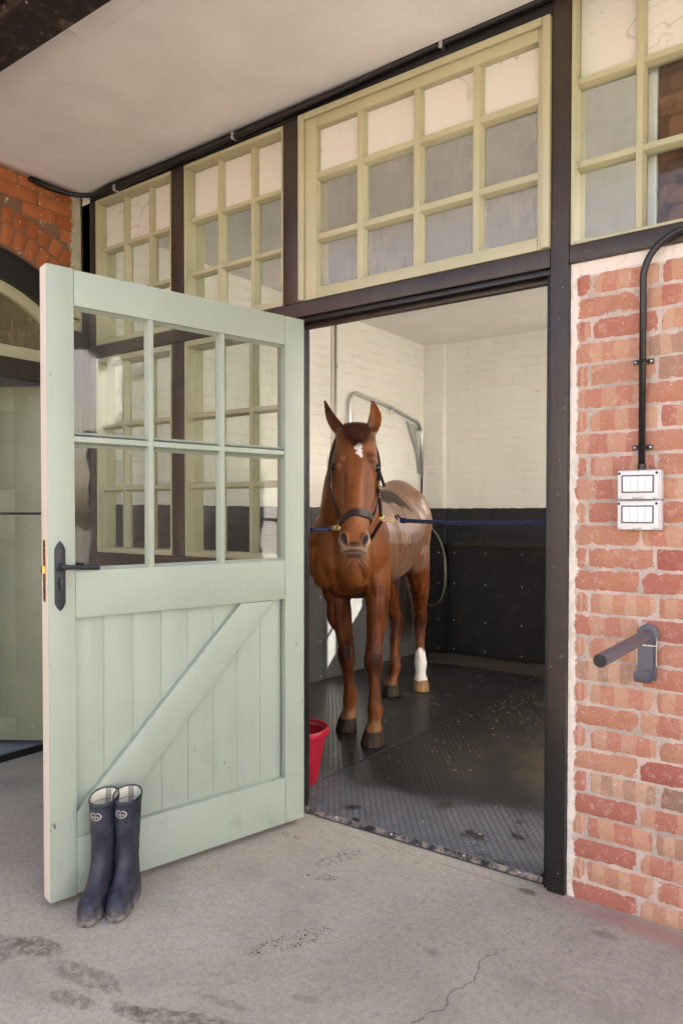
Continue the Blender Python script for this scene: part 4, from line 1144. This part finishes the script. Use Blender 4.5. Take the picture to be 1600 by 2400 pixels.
def hsurf(t, ph, off=0):     # ph = 0 front, +pi/2 image right
    hw, D, f, kf, kb = hsec(t)
    c, s = cos(ph), sin(ph)
    pw = .82
    m = 1-(kf*max(0, c)**1.3 if c > 0 else kb*max(0, -c)**1.3)
    return t, (hw+off)*m*math.copysign(abs(s)**pw, s), f-D/2+(D/2+off)*math.copysign(abs(c)**pw, c)

B = MB()
nR = 36
# trunk
def trunk(st, n=nR):
    P = splineN(st, 4); rings = []
    for x, yc, top, bot, hw, kt in P:
        mid = bot+.46*(top-bot); out = []
        for k in range(n):
            a = 2*pi*k/n; c, s = cos(a), sin(a)
            m = 1-kt*max(0, c)**1.4-.12*max(0, -c)**2
            z = mid+((top-mid) if c > 0 else (mid-bot))*math.copysign(abs(c)**.92, c)
            out.append((x, yc+hw*m*math.copysign(abs(s)**.92, s), z))
        rings.append(out)
    B.loft(rings)
trunk([(.735, -.10, 1.27, 1.06, .07, .1), (.71, -.10, 1.36, 1.00, .150, .1), (.64, -.10, 1.46, .91, .20, .15), (.54, -.10, 1.53, .870, .232, .25), (.42, -.10, 1.60, .855, .245, .40), (.28, -.10, 1.635, .838, .262, .48), (.12, -.10, 1.60, .850, .285, .42),
       (-.06, -.10, 1.565, .878, .300, .34), (-.25, -.10, 1.565, .905, .300, .30), (-.42, -.10, 1.60, .955, .285, .32), (-.58, -.10, 1.645, 1.02, .272, .34), (-.72, -.10, 1.662, 1.06, .270, .34), (-.86, -.10, 1.635, 1.08, .25, .3), (-.97, -.10, 1.56, 1.12, .19, .25), (-1.03, -.10, 1.46, 1.2, .10, .1)])
# neck
def neck(st, n=nR):
    P = splineN(st, 4); C = P[:, :3]; rings = []
    for i in range(len(P)):
        d = Vector(C[min(i+1, len(P)-1)]-C[max(i-1, 0)]).normalized()
        sd = Vector((-d.y, d.x, 0)).normalized(); up = d.cross(sd)
        if up.z < 0: up = -up
        out = []
        for k in range(n):
            a = 2*pi*k/n; c, s = cos(a), sin(a)
            m = 1-.40*max(0, c)**1.4-.10*max(0, -c)**2
            out.append(Vector(C[i])+sd*(P[i, 3]*m*s)+up*(P[i, 4]*c))
        rings.append(out)
    B.loft(rings)
neck([(.30, -.10, 1.25, .20, .36), (.46, -.095, 1.36, .195, .315), (.62, -.06, 1.485, .158, .26), (.77, -.01, 1.60, .128, .215), (.89, .05, 1.695, .108, .18), (.985, .10, 1.77, .095, .152), (1.03, .125, 1.80, .08, .12)])
# legs: x, y, z, lateral radius, fore-and-aft radius
def leg(st, hoof):
    P = splineN(st, 4); rings = []; n = 26
    for x, y, z, rl, rf in P:
        g_ = 1.13 if z < .62 else 1.05
        rings.append([(x+rf*g_*cos(2*pi*k/n), y+rl*g_*sin(2*pi*k/n), z) for k in range(n)])
    B.loft(rings)
    (x0, y0, z0, l0, f0), (x1, y1, l1, f1) = hoof
    hr = []
    for q in np.linspace(0, 1, 7):
        z = z0*(1-q); x = x0+(x1-x0)*q; y = y0+(y1-y0)*q; rl = l0+(l1-l0)*q; rf = f0+(f1-f0)*q
        hr.append([(x+rf*(cos(2*pi*k/n) if cos(2*pi*k/n) > 0 else .82*cos(2*pi*k/n)), y+rl*sin(2*pi*k/n), z) for k in range(n)])
    B.loft(hr)
leg([(.38, .03, 1.26, .09, .16), (.43, .055, 1.10, .098, .15), (.46, .075, 1.0, .088, .125), (.48, .092, .90, .074, .100), (.51, .099, .73, .061, .076), (.545, .096, .60, .047, .056), (.563, .095, .545, .0495, .056), (.572, .095, .495, .0525, .055), (.577, .097, .455, .046, .047), (.585, .102, .41, .034, .041), (.596, .11, .32, .0305, .040), (.606, .117, .245, .034, .045),
     (.612, .120, .205, .0425, .049), (.622, .120, .165, .039, .042), (.632, .119, .13, .036, .038), (.640, .119, .095, .049, .052), (.642, .119, .080, .050, .054)], ((.640, .118, .092, .056, .064), (.645, .113, .075, .092)))
leg([(.40, -.225, 1.26, .09, .16), (.41, -.225, 1.10, .105, .15), (.42, -.215, 1.0, .098, .125), (.43, -.198, .90, .083, .105), (.432, -.176, .79, .072, .088), (.432, -.154, .68, .059, .074), (.437, -.133, .57, .046, .056), (.440, -.125, .525, .0475, .057), (.442, -.120, .475, .0505, .055), (.438, -.119, .435, .044, .047), (.428, -.117, .385, .033, .041), (.418, -.115, .31, .030, .040), (.408, -.112, .25, .034, .045),
     (.400, -.111, .21, .0425, .049), (.406, -.114, .17, .038, .042), (.414, -.117, .13, .036, .039), (.422, -.121, .095, .048, .052), (.424, -.122, .08, .050, .054)], ((.42, -.121, .092, .055, .064), (.415, -.133, .073, .090)))
leg([(-.72, -.18, 1.40, .11, .22), (-.62, -.20, 1.15, .115, .21), (-.57, -.185, .98, .098, .165), (-.60, -.148, .80, .078, .115), (-.67, -.125, .66, .056, .080), (-.715, -.114, .585, .050, .074), (-.725, -.110, .53, .050, .070), (-.70, -.106, .455, .041, .054), (-.675, -.102, .38, .034, .047), (-.645, -.095, .29, .034, .047),
     (-.615, -.089, .21, .044, .052), (-.597, -.095, .165, .038, .044), (-.578, -.103, .125, .037, .042), (-.565, -.109, .09, .049, .055), (-.563, -.110, .075, .05, .056)], ((-.565, -.109, .088, .056, .064), (-.555, -.106, .069, .085)))
leg([(-.80, -.00, 1.40, .11, .22), (-.70, .035, 1.15, .115, .20), (-.66, .068, .99, .095, .16), (-.73, .073, .82, .075, .115), (-.83, .056, .69, .056, .085), (-.90, .042, .605, .0505, .078), (-.918, .037, .55, .052, .072), (-.91, .039, .48, .043, .056), (-.89, .046, .40, .034, .048), (-.86, .055, .30, .033, .047),
     (-.832, .065, .21, .0445, .052), (-.818, .068, .165, .037, .044), (-.805, .071, .125, .036, .042), (-.795, .075, .09, .047, .054), (-.794, .076, .075, .048, .055)], ((-.795, .075, .088, .054, .062), (-.795, .082, .064, .080)))
# muscle masses
for c, r in (((.46, .085, 1.17), (.17, .075, .23)), ((.44, -.285, 1.17), (.17, .075, .23)), ((.655, -.01, 1.12), (.085, .125, .19)), ((.645, -.19, 1.12), (.085, .125, .19)), ((.585, .096, .497), (.036, .046, .055)), ((.455, -.121, .480), (.036, .046, .055)), ((.590, .120, .205), (.030, .040, .034)), ((.378, -.111, .21), (.030, .040, .034)), ((-.855, .065, .21), (.030, .040, .034)), ((-.638, -.089, .21), (.030, .040, .034)), ((.545, .105, .80), (.055, .058, .13)), ((.475, -.185, .78), (.055, .062, .13)),
             ((.50, .095, .93), (.085, .062, .12)), ((.47, -.21, .93), (.085, .068, .12)),
             ((-.70, .045, 1.30), (.24, .125, .28)), ((-.70, -.245, 1.30), (.24, .125, .28)), ((-.52, .085, 1.08), (.13, .085, .15)), ((-.50, -.27, 1.06), (.13, .085, .15)),
             ((.30, -.1, 1.56), (.17, .05, .085))):
    B.ball(c, r, 20)
# head
rings = []
for t in HS[:, 0]:
    rings.append([hd(*hsurf(t, 2*pi*k/32)) for k in range(32)])
B.loft(rings)
R3 = Matrix((hS, hN, hA)).transposed()
R3 = HI.to_3x3() @ R3
for sg in (-1, 1):
    B.ball(hd(.325, sg*.096, -.052), (.028, .040, .046), 16, R3)        # orbit
    B.ball(hd(.285, sg*.078, -.022), (.032, .030, .035), 16, R3)        # brow
    B.ball(hd(.42, sg*.062, -.20), (.046, .080, .105), 16, R3)          # jowl
    B.ball(hd(.48, sg*.096, -.085), (.013, .022, .11), 16, R3)          # facial crest
    B.ball(hd(.885, sg*.052, -.018), (.024, .030, .042), 16, R3)        # nostril wing
    B.ball(hd(.10, sg*.062, -.06), (.048, .055, .05), 16, R3)           # ear base
B.ball(hd(.942, 0, -.075), (.036, .034, .028), 16, R3)                  # lower lip
B.ball(hd(.932, 0, -.022), (.042, .030, .026), 16, R3)                  # upper lip
B.ball(hd(.22, .0, -.035), (.07, .05, .09), 16, R3)
B.ball(hd(.62, 0, -.014), (.034, .020, .16), 16, R3)                    # nasal ridge
# ears
K = .000578
def ear(base, tip, prof, mid_l, mid_r, thick, face, nb, nt_):
    """base, tip: (s,t); leaf outline with half widths; face = direction of the opening"""
    n = 18; rings = []
    m = 12
    for i in range(m+1):
        f = i/m
        wv = np.interp(f, [0, .2, .4, .6, .8, .92, 1], prof)*mid_l
        th = np.interp(f, [0, .2, .6, 1], [.034, .024, .015, .009])*thick
        bend = mid_r*sin(pi*f)
        s_ = base[0]+(tip[0]-base[0])*f+bend; t_ = base[1]+(tip[1]-base[1])*f; n_ = nb+(nt_-nb)*f
        out = []
        for k in range(n):
            a = 2*pi*k/n
            cx, cy = cos(a)*wv, sin(a)*th
            if sin(a) > 0: cy = th*sin(a)-max(0, 1-abs(cos(a))**1.5)*th*1.45*min(1, f*4)   # hollow on the open side
            ca, sa = cos(face), sin(face)
            out.append(hd(t_, s_+cx*ca-cy*sa, n_+cx*sa+cy*ca))
        rings.append(out)
    B.loft(rings)
ear((-.074, .075), (-.180, -.212), [.038, .044, .038, .029, .019, .012, .007], 1.0, -.016, 1.2, rad(38), -.065, -.075)
ear((.070, .085), (.090, -.212), [.034, .040, .042, .038, .027, .017, .008], 1.0, .026, 1.2, rad(-20), -.065, -.070)

bmesh.ops.recalc_face_normals(B.bm, faces=B.bm.faces)
me0 = bpy.data.meshes.new('tmp'); B.bm.to_mesh(me0); B.bm.free()
tmp = bpy.data.objects.new('tmp', me0); COL.objects.link(tmp)
md = tmp.modifiers.new('r', 'REMESH'); md.mode = 'VOXEL'; md.voxel_size = .0060; md.use_smooth_shade = True
ms = tmp.modifiers.new('s', 'SMOOTH'); ms.factor = .5; ms.iterations = 9
dg = bpy.context.evaluated_depsgraph_get()
me = bpy.data.meshes.new_from_object(tmp.evaluated_get(dg)); me.name = 'body'
bpy.data.objects.remove(tmp); bpy.data.meshes.remove(me0)
nv = len(me.vertices); co = np.empty(nv*3); me.vertices.foreach_get('co', co); co = co.reshape(-1, 3)
nr = np.empty(nv*3); me.vertices.foreach_get('normal', nr); nr = nr.reshape(-1, 3)
LP = np.array(HI @ hP); R_ = np.array(HI.to_3x3()); lA = R_ @ np.array(hA); lN = R_ @ np.array(hN); lS = R_ @ np.array(hS)
rel = co-LP; ht = rel@lA/HL; hs = rel@lS; hn = rel@lN
def sst(x, a, b):
    q = np.clip((x-a)/(b-a), 0, 1); return q*q*(3-2*q)
head = (hn > -.34) & (np.abs(hs) < .22) & (co[:, 0] > .98) & (co[:, 2] > 1.12)
headw = head*1.0
# --- sculpted details
x, y, z = co.T
yy = y+.10
d = np.zeros(nv)
# nostrils
for sg in (-1, 1):
    q = ((hs-sg*(.056-.16*(ht-.89)))/.0115)**2+((ht-.892-sg*0)/.040)**2
    k = np.exp(-q*1.1)*head*(hn > -.075)
    co -= (lN*.55+lS*sg*.45)[None, :]*(k*.026)[:, None]
    q2 = np.sqrt(((hs-sg*(.056-.16*(ht-.89)))/.020)**2+((ht-.892)/.055)**2)
    rim = np.exp(-((q2-1.0)/.22)**2)*head*(hn > -.07)
    d += rim*.0035
# mouth line, eye sockets, tear hollows, nose-bone edges
d -= np.exp(-((ht-.955+.10*np.abs(hs))/.007)**2)*head*(hn > -.10)*(np.abs(hs) < .055)*.006
for sg in (-1, 1):
    d -= np.exp(-(((hs-sg*.114)/.03)**2+((ht-.338)/.028)**2+((hn+.045)/.03)**2))*head*.010
    d -= np.exp(-(((hs-sg*.082)/.020)**2+((ht-.225)/.05)**2))*head*(hn > -.08)*.006
    d -= np.exp(-(((hs-sg*.060)/.012)**2+((ht-.52)/.14)**2))*head*(hn > -.09)*.009
    d += np.exp(-(((hs-sg*.098)/.02)**2+((ht-.310)/.016)**2))*head*(hn > -.07)*.004
# chest: central groove, shoulder point, ribs, tendons
frontm = sst(x, .45, .60)*(z < 1.45)*(z > .9)*(~head)
d -= np.exp(-(yy/.024)**2)*frontm*.010
d -= np.exp(-((np.abs(yy)-.135-.25*(1.15-z))/.020)**2)*sst(x, .50, .62)*(z < 1.20)*(z > .88)*.012
ribm = sst(x, -.48, -.36)*(1-sst(x, .16, .26))*sst(z, .98, 1.10)*(1-sst(z, 1.38, 1.50))*(np.abs(yy) > .15)
nbr = np.array([mnoise.noise(Vector((p[0]*3, p[1]*3, p[2]*3+9))) for p in co])
d += np.sin((x+.35*(z-1.2)+.02*nbr)*2*pi/.070)*ribm*.0022*np.clip(.5+nbr*1.4, 0, 1)
d -= np.exp(-((x-.22-.25*(z-1.2))/.045)**2)*(np.abs(yy) > .15)*sst(z, .98, 1.08)*(1-sst(z, 1.42, 1.52))*.010   # behind the shoulder
d -= np.exp(-((x+.50-.35*(z-1.25))/.040)**2)*(np.abs(yy) > .15)*sst(z, 1.05, 1.15)*(1-sst(z, 1.45, 1.55))*.010  # flank hollow
for cx, cy in ((.55, .10), (.435, -.15)):
    lm = (np.abs(y-cy) < .085)*(np.abs(x-cx) < .14)*(z > .54)*(z < .95)
    d -= np.exp(-((y-cy+.030)/.010)**2)*lm*(x > cx)*.006
    d -= np.exp(-((y-cy-.034)/.009)**2)*lm*(x > cx-.03)*.0055
for cx, cy in ((.60, .112), (.415, -.115), (-.67, -.10), (-.875, .05)):
    lm = (np.abs(y-cy) < .06)*(np.abs(x-cx) < .10)*(z > .22)*(z < .42)
    d -= np.exp(-((x-cx+.006)/.008)**2)*lm*.007
# neck muscles and veins
nb = np.array([mnoise.noise(Vector(p)*7.0) for p in co]); nb2 = np.array([mnoise.noise(Vector(p)*19.0) for p in co])
d += nb*.0042*(z > .45)*(1-headw*.55)+nb2*.0010
legm = (z < .95)*(z > .10)*(1-sst(z, .86, .95))
nl = np.array([mnoise.noise(Vector((p[0]*34, p[1]*34, p[2]*7))) for p in co])
d += nl*.0040*legm
d += nl*.0016*(z > .95)*(~head)
co += nr*d[:, None]
me.vertices.foreach_set('co', co.ravel()); me.update()
# --- coat colours (own markings, plus shading painted over ribs, legs and face)
def lerp(a, b, k): return a*(1-k[:, None])+np.array(b)[None, :]*k[:, None]
C = np.tile(np.array((.205, .064, .0145)), (nv, 1))
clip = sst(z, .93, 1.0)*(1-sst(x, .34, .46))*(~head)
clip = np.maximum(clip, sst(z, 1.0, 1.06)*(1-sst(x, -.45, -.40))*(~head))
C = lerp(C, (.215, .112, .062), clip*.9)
C = lerp(C, (.125, .032, .008), np.clip(nb*1.2+.15, 0, 1)*.6)
streak = np.clip(np.sin((x+.35*(z-1.2))*2*pi/.085+nb*2.5)*.5+.5, 0, 1)**2*ribm
C = lerp(C, (.085, .036, .017), streak*np.clip(.5+nbr*1.5, 0, 1)*.75)  # shade between the ribs painted in as dark streaks
saddle = sst(x, -.34+.0*z, -.26)*(1-sst(x, .22, .30))*sst(z+.05*nb+.35*np.clip(-.05-x, 0, 1)*.6, 1.455, 1.475)*(~head)
C = lerp(C, (.020, .0075, .0045), saddle)
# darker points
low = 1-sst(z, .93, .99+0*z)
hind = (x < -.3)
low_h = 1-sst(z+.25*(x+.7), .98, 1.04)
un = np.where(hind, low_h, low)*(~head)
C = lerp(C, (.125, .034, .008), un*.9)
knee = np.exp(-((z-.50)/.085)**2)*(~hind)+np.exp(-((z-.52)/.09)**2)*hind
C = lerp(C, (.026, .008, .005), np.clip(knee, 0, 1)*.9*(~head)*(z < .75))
C = lerp(C, (.22, .10, .04), (1-sst(z, .12, .20))*.85)
sock = hind*(yy > .10)*(1-sst(z+.03*nb2+.02*nb, .305, .325))
C = lerp(C, (.80, .78, .76), sock*(z > .06))
C = lerp(C, (.045, .012, .005), np.clip(-nl*1.6-.05, 0, 1)*legm*.75*(1-sock))  # relief shading put into the colour: leg dents darker
C = lerp(C, (.27, .085, .022), np.clip(nl*1.5-.1, 0, 1)*legm*.5*(1-sock))  # leg ridges painted lighter, following the same relief
# hooves
hoof = (z < .088+.004*nb2)
st_ = np.array([mnoise.noise(Vector((p[0]*60, p[1]*60, p[2]*5))) for p in co])
hc = np.array((.040, .026, .014))*(1+1.1*st_[:, None]); hl = np.array((.36, .22, .10))*(1+.35*st_[:, None])
wh = (hind*(yy > .10))[:, None]
C = np.where(hoof[:, None], np.where(wh > 0, hl, hc), C)
# head: forehead darker, nose warmer, muzzle
hx = head
C = lerp(C, (.075, .020, .008), hx*sst(-ht, -.20, -.02)*.6)
C = lerp(C, (.085, .022, .007), hx*np.exp(-((np.abs(hs)-.125)/.028)**2)*(ht > .22)*.55)  # sides of the face painted darker as structural shading
C = lerp(C, (.09, .025, .008), hx*np.exp(-(((np.abs(hs)-.088)/.014)**2+((ht-.29)/.05)**2))*.6)  # shading line painted in beside the brow
C = lerp(C, (.27, .085, .019), hx*np.exp(-((np.abs(hs)-.03)/.03)**2)*(ht > .2)*.5)
C = lerp(C, (.30, .105, .030), hx*np.exp(-(((ht-.80)/.10)**2+(hs/.055)**2))*(hn > -.08)*.8)
C = lerp(C, (.10, .034, .015), hx*np.exp(-(((np.abs(hs)-.066)/.016)**2+((ht-.52)/.13)**2))*.6)  # shading painted along the nasal bone edges
C = lerp(C, (.50, .36, .24), hx*sst(ht+.30*np.clip(np.abs(hs)-.015, 0, .03), .942, .950)*.85)
for sg in (-1, 1):
    q2 = np.sqrt(((hs-sg*(.056-.16*(ht-.89)))/.018)**2+((ht-.890)/.048)**2)
    C = lerp(C, (.48, .35, .24), hx*(hn > -.085)*np.exp(-((q2-1.15)/.26)**2)*np.clip(.35+sg*(hs-sg*.056)/.02*.5+(ht-.88)/.05*.4, 0, .85))
    C = lerp(C, (.022, .017, .017), hx*(hn > -.10)*(1-sst(q2, .62, 1.0)))
C = lerp(C, (.050, .024, .018), hx*(hn > -.05)*np.exp(-(((ht-.926)/.021)**2+(hs/.027)**2)**2)*.97)
C = lerp(C, (.05, .038, .034), hx*np.exp(-((ht+.1*np.abs(hs)-.964)/.006)**2)*.95)
C = lerp(C, (.12, .055, .030), hx*sst(ht+.1*np.abs(hs), .968, .976)*.9)
for sg in (-1, 1):
    C = lerp(C, (.030, .014, .010), hx*np.exp(-(((hs-sg*.120)/.022)**2+((ht-.340)/.024)**2))*.95)
ce, ct = .012+.004, .252
ang = np.arctan2(ht-ct, (hs-ce)/HL); rr_ = np.hypot((hs-ce)/HL, ht-ct)
rad_ = .034+.016*np.cos(2*(ang-1.35))+.009*np.cos(5*ang+.6)+.007*nb2
C = lerp(C, (.80, .77, .74), hx*(hn > -.06)*(1-sst(rr_, rad_-.006, rad_+.004)))
er = head*(ht < .045)*(np.abs(hs) > .045)
C = lerp(C, (.055, .018, .009), er*(.35+.65*sst(-ht, .07, .14))*.8)
C = np.clip(C, .004, 1)
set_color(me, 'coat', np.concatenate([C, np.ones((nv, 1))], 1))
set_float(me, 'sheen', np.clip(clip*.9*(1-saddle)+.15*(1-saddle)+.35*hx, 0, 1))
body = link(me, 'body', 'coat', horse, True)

# eyes
for sg in (-1, 1):
    o = MB().ball(hd(.340, sg*.112, -.053), (.0185, .0225, .0215), 20, R3).build('eye', 'eye_dark', horse, smooth=True)
# hair
def strands(name, mat, lines, r0, parent, seg=5):
    V = []; F = []; A = []
    for L in lines:
        L = spline(L, 4); n = len(L); b0 = len(V); q = random.random(); prev = None
        for i, p in enumerate(L):
            d = (L[min(i+1, n-1)]-L[max(i-1, 0)]).normalized()
            u = d.cross(Vector((.3, .5, .81))).normalized() if prev is None else (prev-d*prev.dot(d)).normalized(); prev = u; v = d.cross(u)
            r = r0*(1-.85*i/(n-1)) if i < n-1 else r0*.1
            for k in range(3):
                a = 2*pi*k/3; V.append(p+u*cos(a)*r+v*sin(a)*r); A.append(q)
        for i in range(n-1):
            for k in range(3):
                a, c = b0+i*3+k, b0+i*3+(k+1) % 3; F.append((a, c, c+3, a+3))
    me = bpy.data.meshes.new(name); me.from_pydata(V, [], F); set_float(me, 'rnd', A)
    return link(me, name, mat, parent, True)
ls = []
for _ in range(1100):
    s0 = random.gauss(0, .030); t0 = random.uniform(-.035, .10)
    s0 = max(-.062, min(.062, s0))
    te = .075+.185*random.betavariate(1.6, 1.9)*(1-.45*abs(s0)/.07)
    s1 = s0*1.05+random.gauss(.003, .016)+.012*sin(t0*90)
    tm = t0+(te-t0)*.5
    pts = []
    for f, (t_, s_) in zip((0, .33, .66, 1), ((t0, s0), (t0+(te-t0)*.33, s0*1.12), (t0+(te-t0)*.7, s0*.35+s1*.65), (te, s1))):
        tt = max(t_, .02)
        hw, D, fo, kf, kb = hsec(tt)
        nf = fo-.35*(abs(s_)/.11)**2*.11+random.uniform(.002, .012)+(.012 if f < .5 else .003)
        if t_ < .03: nf -= (.03-t_)*.9
        pts.append(hd(t_, s_, nf))
    ls.append(pts)
strands('forelock', 'forelock_hair', ls, .0015, horse)
ls = []
for _ in range(260):
    f = random.random()*.78; px = .45+f*.62; pz = 1.60+f*.34+.02; py = -.10+.23*f**1.4
    ls.append([(px, py+random.gauss(0, .008), pz-.01), (px-.02, py-.05, pz+.015), (px-.02+random.gauss(0, .01), py-.10+random.gauss(0, .01), pz-.09), (px-.01+random.gauss(0, .02), py-.125+random.gauss(0, .012), pz-.20-random.random()*.06)])
strands('mane', 'forelock_hair', ls, .0028, horse)
ls = []
for _ in range(420):
    a = random.uniform(0, 2*pi); q = sqrt(random.random()); e = random.uniform(.30, .55) if random.random() < .7 else random.uniform(.4, .9)
    dx, dy = q*cos(a), q*sin(a)
    ls.append([(-1.0+dx*.025, -.10+dy*.025, 1.50), (-1.09+dx*.04, -.10+dy*.045, 1.36), (-1.09+dx*.055, -.105+dy*.062, 1.0), (-1.06+dx*.06, -.105+dy*.068+random.gauss(0, .008), .65), (-1.04+dx*.05+random.gauss(0, .01), -.10+dy*.06+random.gauss(0, .012), e)])
strands('tail', 'tail_hair', ls, .0036, horse)
ls = []
for _ in range(46):
    sg = random.choice((-1, 1, 1)); s0 = sg*random.uniform(.005, .055); t0 = random.uniform(.93, 1.0); 
    t_, s_, n_ = t0, s0, hsec(min(.985, t0))[2]-random.uniform(.03, .07)
    L = random.uniform(.02, .055)
    ls.append([hd(t_, s_, n_), hd(t_+L*.7, s_+sg*L*.35, n_+.006), hd(t_+L*1.25, s_+sg*L*.8, n_+.004)])
strands('whisker', 'whisker', ls, .0006, horse)

# ------------------------------------------------------------------ headcollar
hc_ = thing('headcollar', 'dark brown leather headcollar with brass fittings on the horse', 'headcollar', (hP+hM)/2)
HW = HM
def hw_(t, s, n): return hP+hA*(t*HL)+hS*s+hN*n
def px(xc, yc): return (yc-517)/1251, (xc-(530-20*(yc-517)/1251))*K      # close-up pixel -> (t, s)
# noseband
rings = []
n = 64
for k in range(n+1):
    ph = 2*pi*k/n
    t0, s0, n0 = hsurf(.715, ph)
    tc = .700+.045*max(0, -s0/.07)**1.5-.004*max(0, s0/.07)+.035*sst(np.array(-n0), .05, .16)
    hwid = (.0235 if n0 > -.07 else .012)/HL*(1 if n0 > -.05 else .9)
    out = []
    for dt, of in ((-hwid, .0035), (-hwid*.8, .0085), (hwid*.8, .0085), (hwid, .0035)):
        t_, s_, n_ = hsurf(float(tc)+dt, ph, of); out.append(hw_(t_, s_, n_))
    rings.append(out)
b = MB().loft(rings, cap=False); under(b.build('noseband', 'leather', smooth=40), hc_)
def strap(pts, wdt, thk, name, mat='leather', wdir=None):
    P = spline(pts, 6); b = MB(); rings = []
    for i, p in enumerate(P):
        d = (P[min(i+1, len(P)-1)]-P[max(i-1, 0)]).normalized()
        wv = (wdir or hN); wv = (wv-d*wv.dot(d)).normalized(); tv = d.cross(wv)
        rings.append([p+wv*wdt/2+tv*thk/2, p-wv*wdt/2+tv*thk/2, p-wv*wdt/2-tv*thk/2, p+wv*wdt/2-tv*thk/2])
    b.loft(rings); return under(b.build(name, mat, smooth=30), hc_)
def pt(xc, yc, n_, push=0):
    t, s = px(xc, yc); return hw_(t, s+push, n_)
strap([pt(380, 1480, -.060), pt(372, 1420, -.065), pt(335, 1290, -.080), pt(306, 1190, -.088), pt(288, 1110, -.092), pt(281, 1010, -.095), pt(281, 910, -.095), pt(294, 800, -.10), pt(318, 690, -.11), pt(345, 600, -.12)], .024, .007, 'cheek_strap', wdir=hN*.9-hS*.25)
strap([pt(752, 1385, -.060), pt(748, 1250, -.078), pt(740, 1120, -.09), pt(738, 1010, -.095), pt(748, 920, -.095), pt(738, 800, -.10), pt(712, 690, -.11), pt(690, 600, -.12)], .024, .007, 'cheek_strap', wdir=hN*.85+hS*.5)
strap([pt(742, 925, -.08), pt(752, 980, -.075), pt(770, 1040, -.075), pt(793, 1100, -.078)], .017, .006, 'strap_end', 'leather_black', wdir=hS*.9+hA*-.3)
strap([pt(742, 1080, -.10), pt(738, 1160, -.13), pt(720, 1230, -.17), pt(690, 1275, -.21), pt(560, 1330, -.26)], .022, .006, 'throat_strap', 'leather_black')
strap([pt(762, 1420, -.07), pt(720, 1470, -.10), pt(660, 1535, -.135), pt(560, 1560, -.15), pt(420, 1530, -.11), pt(376, 1500, -.07)], .022, .007, 'chin_strap', wdir=hA)
strap([pt(735, 780, -.10), pt(700, 640, -.135), pt(620, 545, -.15), pt(530, 520, -.15), pt(430, 545, -.15), pt(330, 640, -.135), pt(298, 780, -.10)], .022, .006, 'crown_strap', wdir=hN)
def ring(c, ra, rb, r, name, ax1, ax2):
    b = MB(); b.tube([c+ax1*ra*cos(a)+ax2*rb*sin(a) for a in np.linspace(0, 2*pi, 25)], r, 8, False)
    return under(b.build(name, 'brass', smooth=True), hc_)
ring(pt(374, 1492, -.055), .013, .019, .0030, 'ring', hS*.5+hN*.8, hA)
ring(pt(757, 1395, -.055), .014, .021, .0030, 'ring', hS*.6+hN*.8, hA)
ring(pt(283, 930, -.090), .008, .022, .0026, 'buckle', hS*.8+hN*.5, hA)
ring(pt(293, 1085, -.085), .007, .015, .0026, 'buckle', hS*.7+hN*.6, hA)
ring(pt(742, 935, -.088), .009, .020, .0026, 'buckle', hS*.7+hN*.6, hA)
ring(pt(735, 1065, -.085), .007, .015, .0026, 'buckle', hS*.7+hN*.6, hA)
for yc in (1115, 1175, 1200): under(MB().ball(pt(742, yc, -.072), .0045, 10).build('stud', 'brass', smooth=True), hc_)

# ------------------------------------------------------------------ the two tie ropes
RR = pt(757, 1405, -.052); dR = float((np.array(RR)-CAM)@FW)-.01; RQ = dep(934, 1219.5, dR)
t, d = twisted(dep(940, 1220, dR), (.066, .125, 1.383), 'lead_rope', 'long navy twisted rope tied from the headcollar to the right door post', .0108, .006, 15)
snap(t, RR, RQ)
under(MB().tube([dep(931, 1217, dR), dep(926, 1210, dR-.01), dep(930, 1207, dR-.01), dep(938, 1215, dR)], .006, 8).build('label_tab', 'rope_navy', smooth=True), t)
under(MB().tube([Vector((.070, .125, 1.383))+Vector((0, .017*cos(a), .017*sin(a))) for a in np.linspace(0, 2*pi, 20)], .004, 8, False).build('wall_ring', 'galvanised', smooth=True), t)
LR = pt(374, 1497, -.052); dL = float((np.array(LR)-CAM)@FW)+.01; LQ = dep(778, 1238.5, dL)
t, d = twisted(dep(773, 1239, dL), (-1.15, .150, 1.341), 'lead_rope', 'short navy twisted rope tied from the headcollar towards the left door jamb', .0105, .002, 5)
snap(t, LR, LQ)
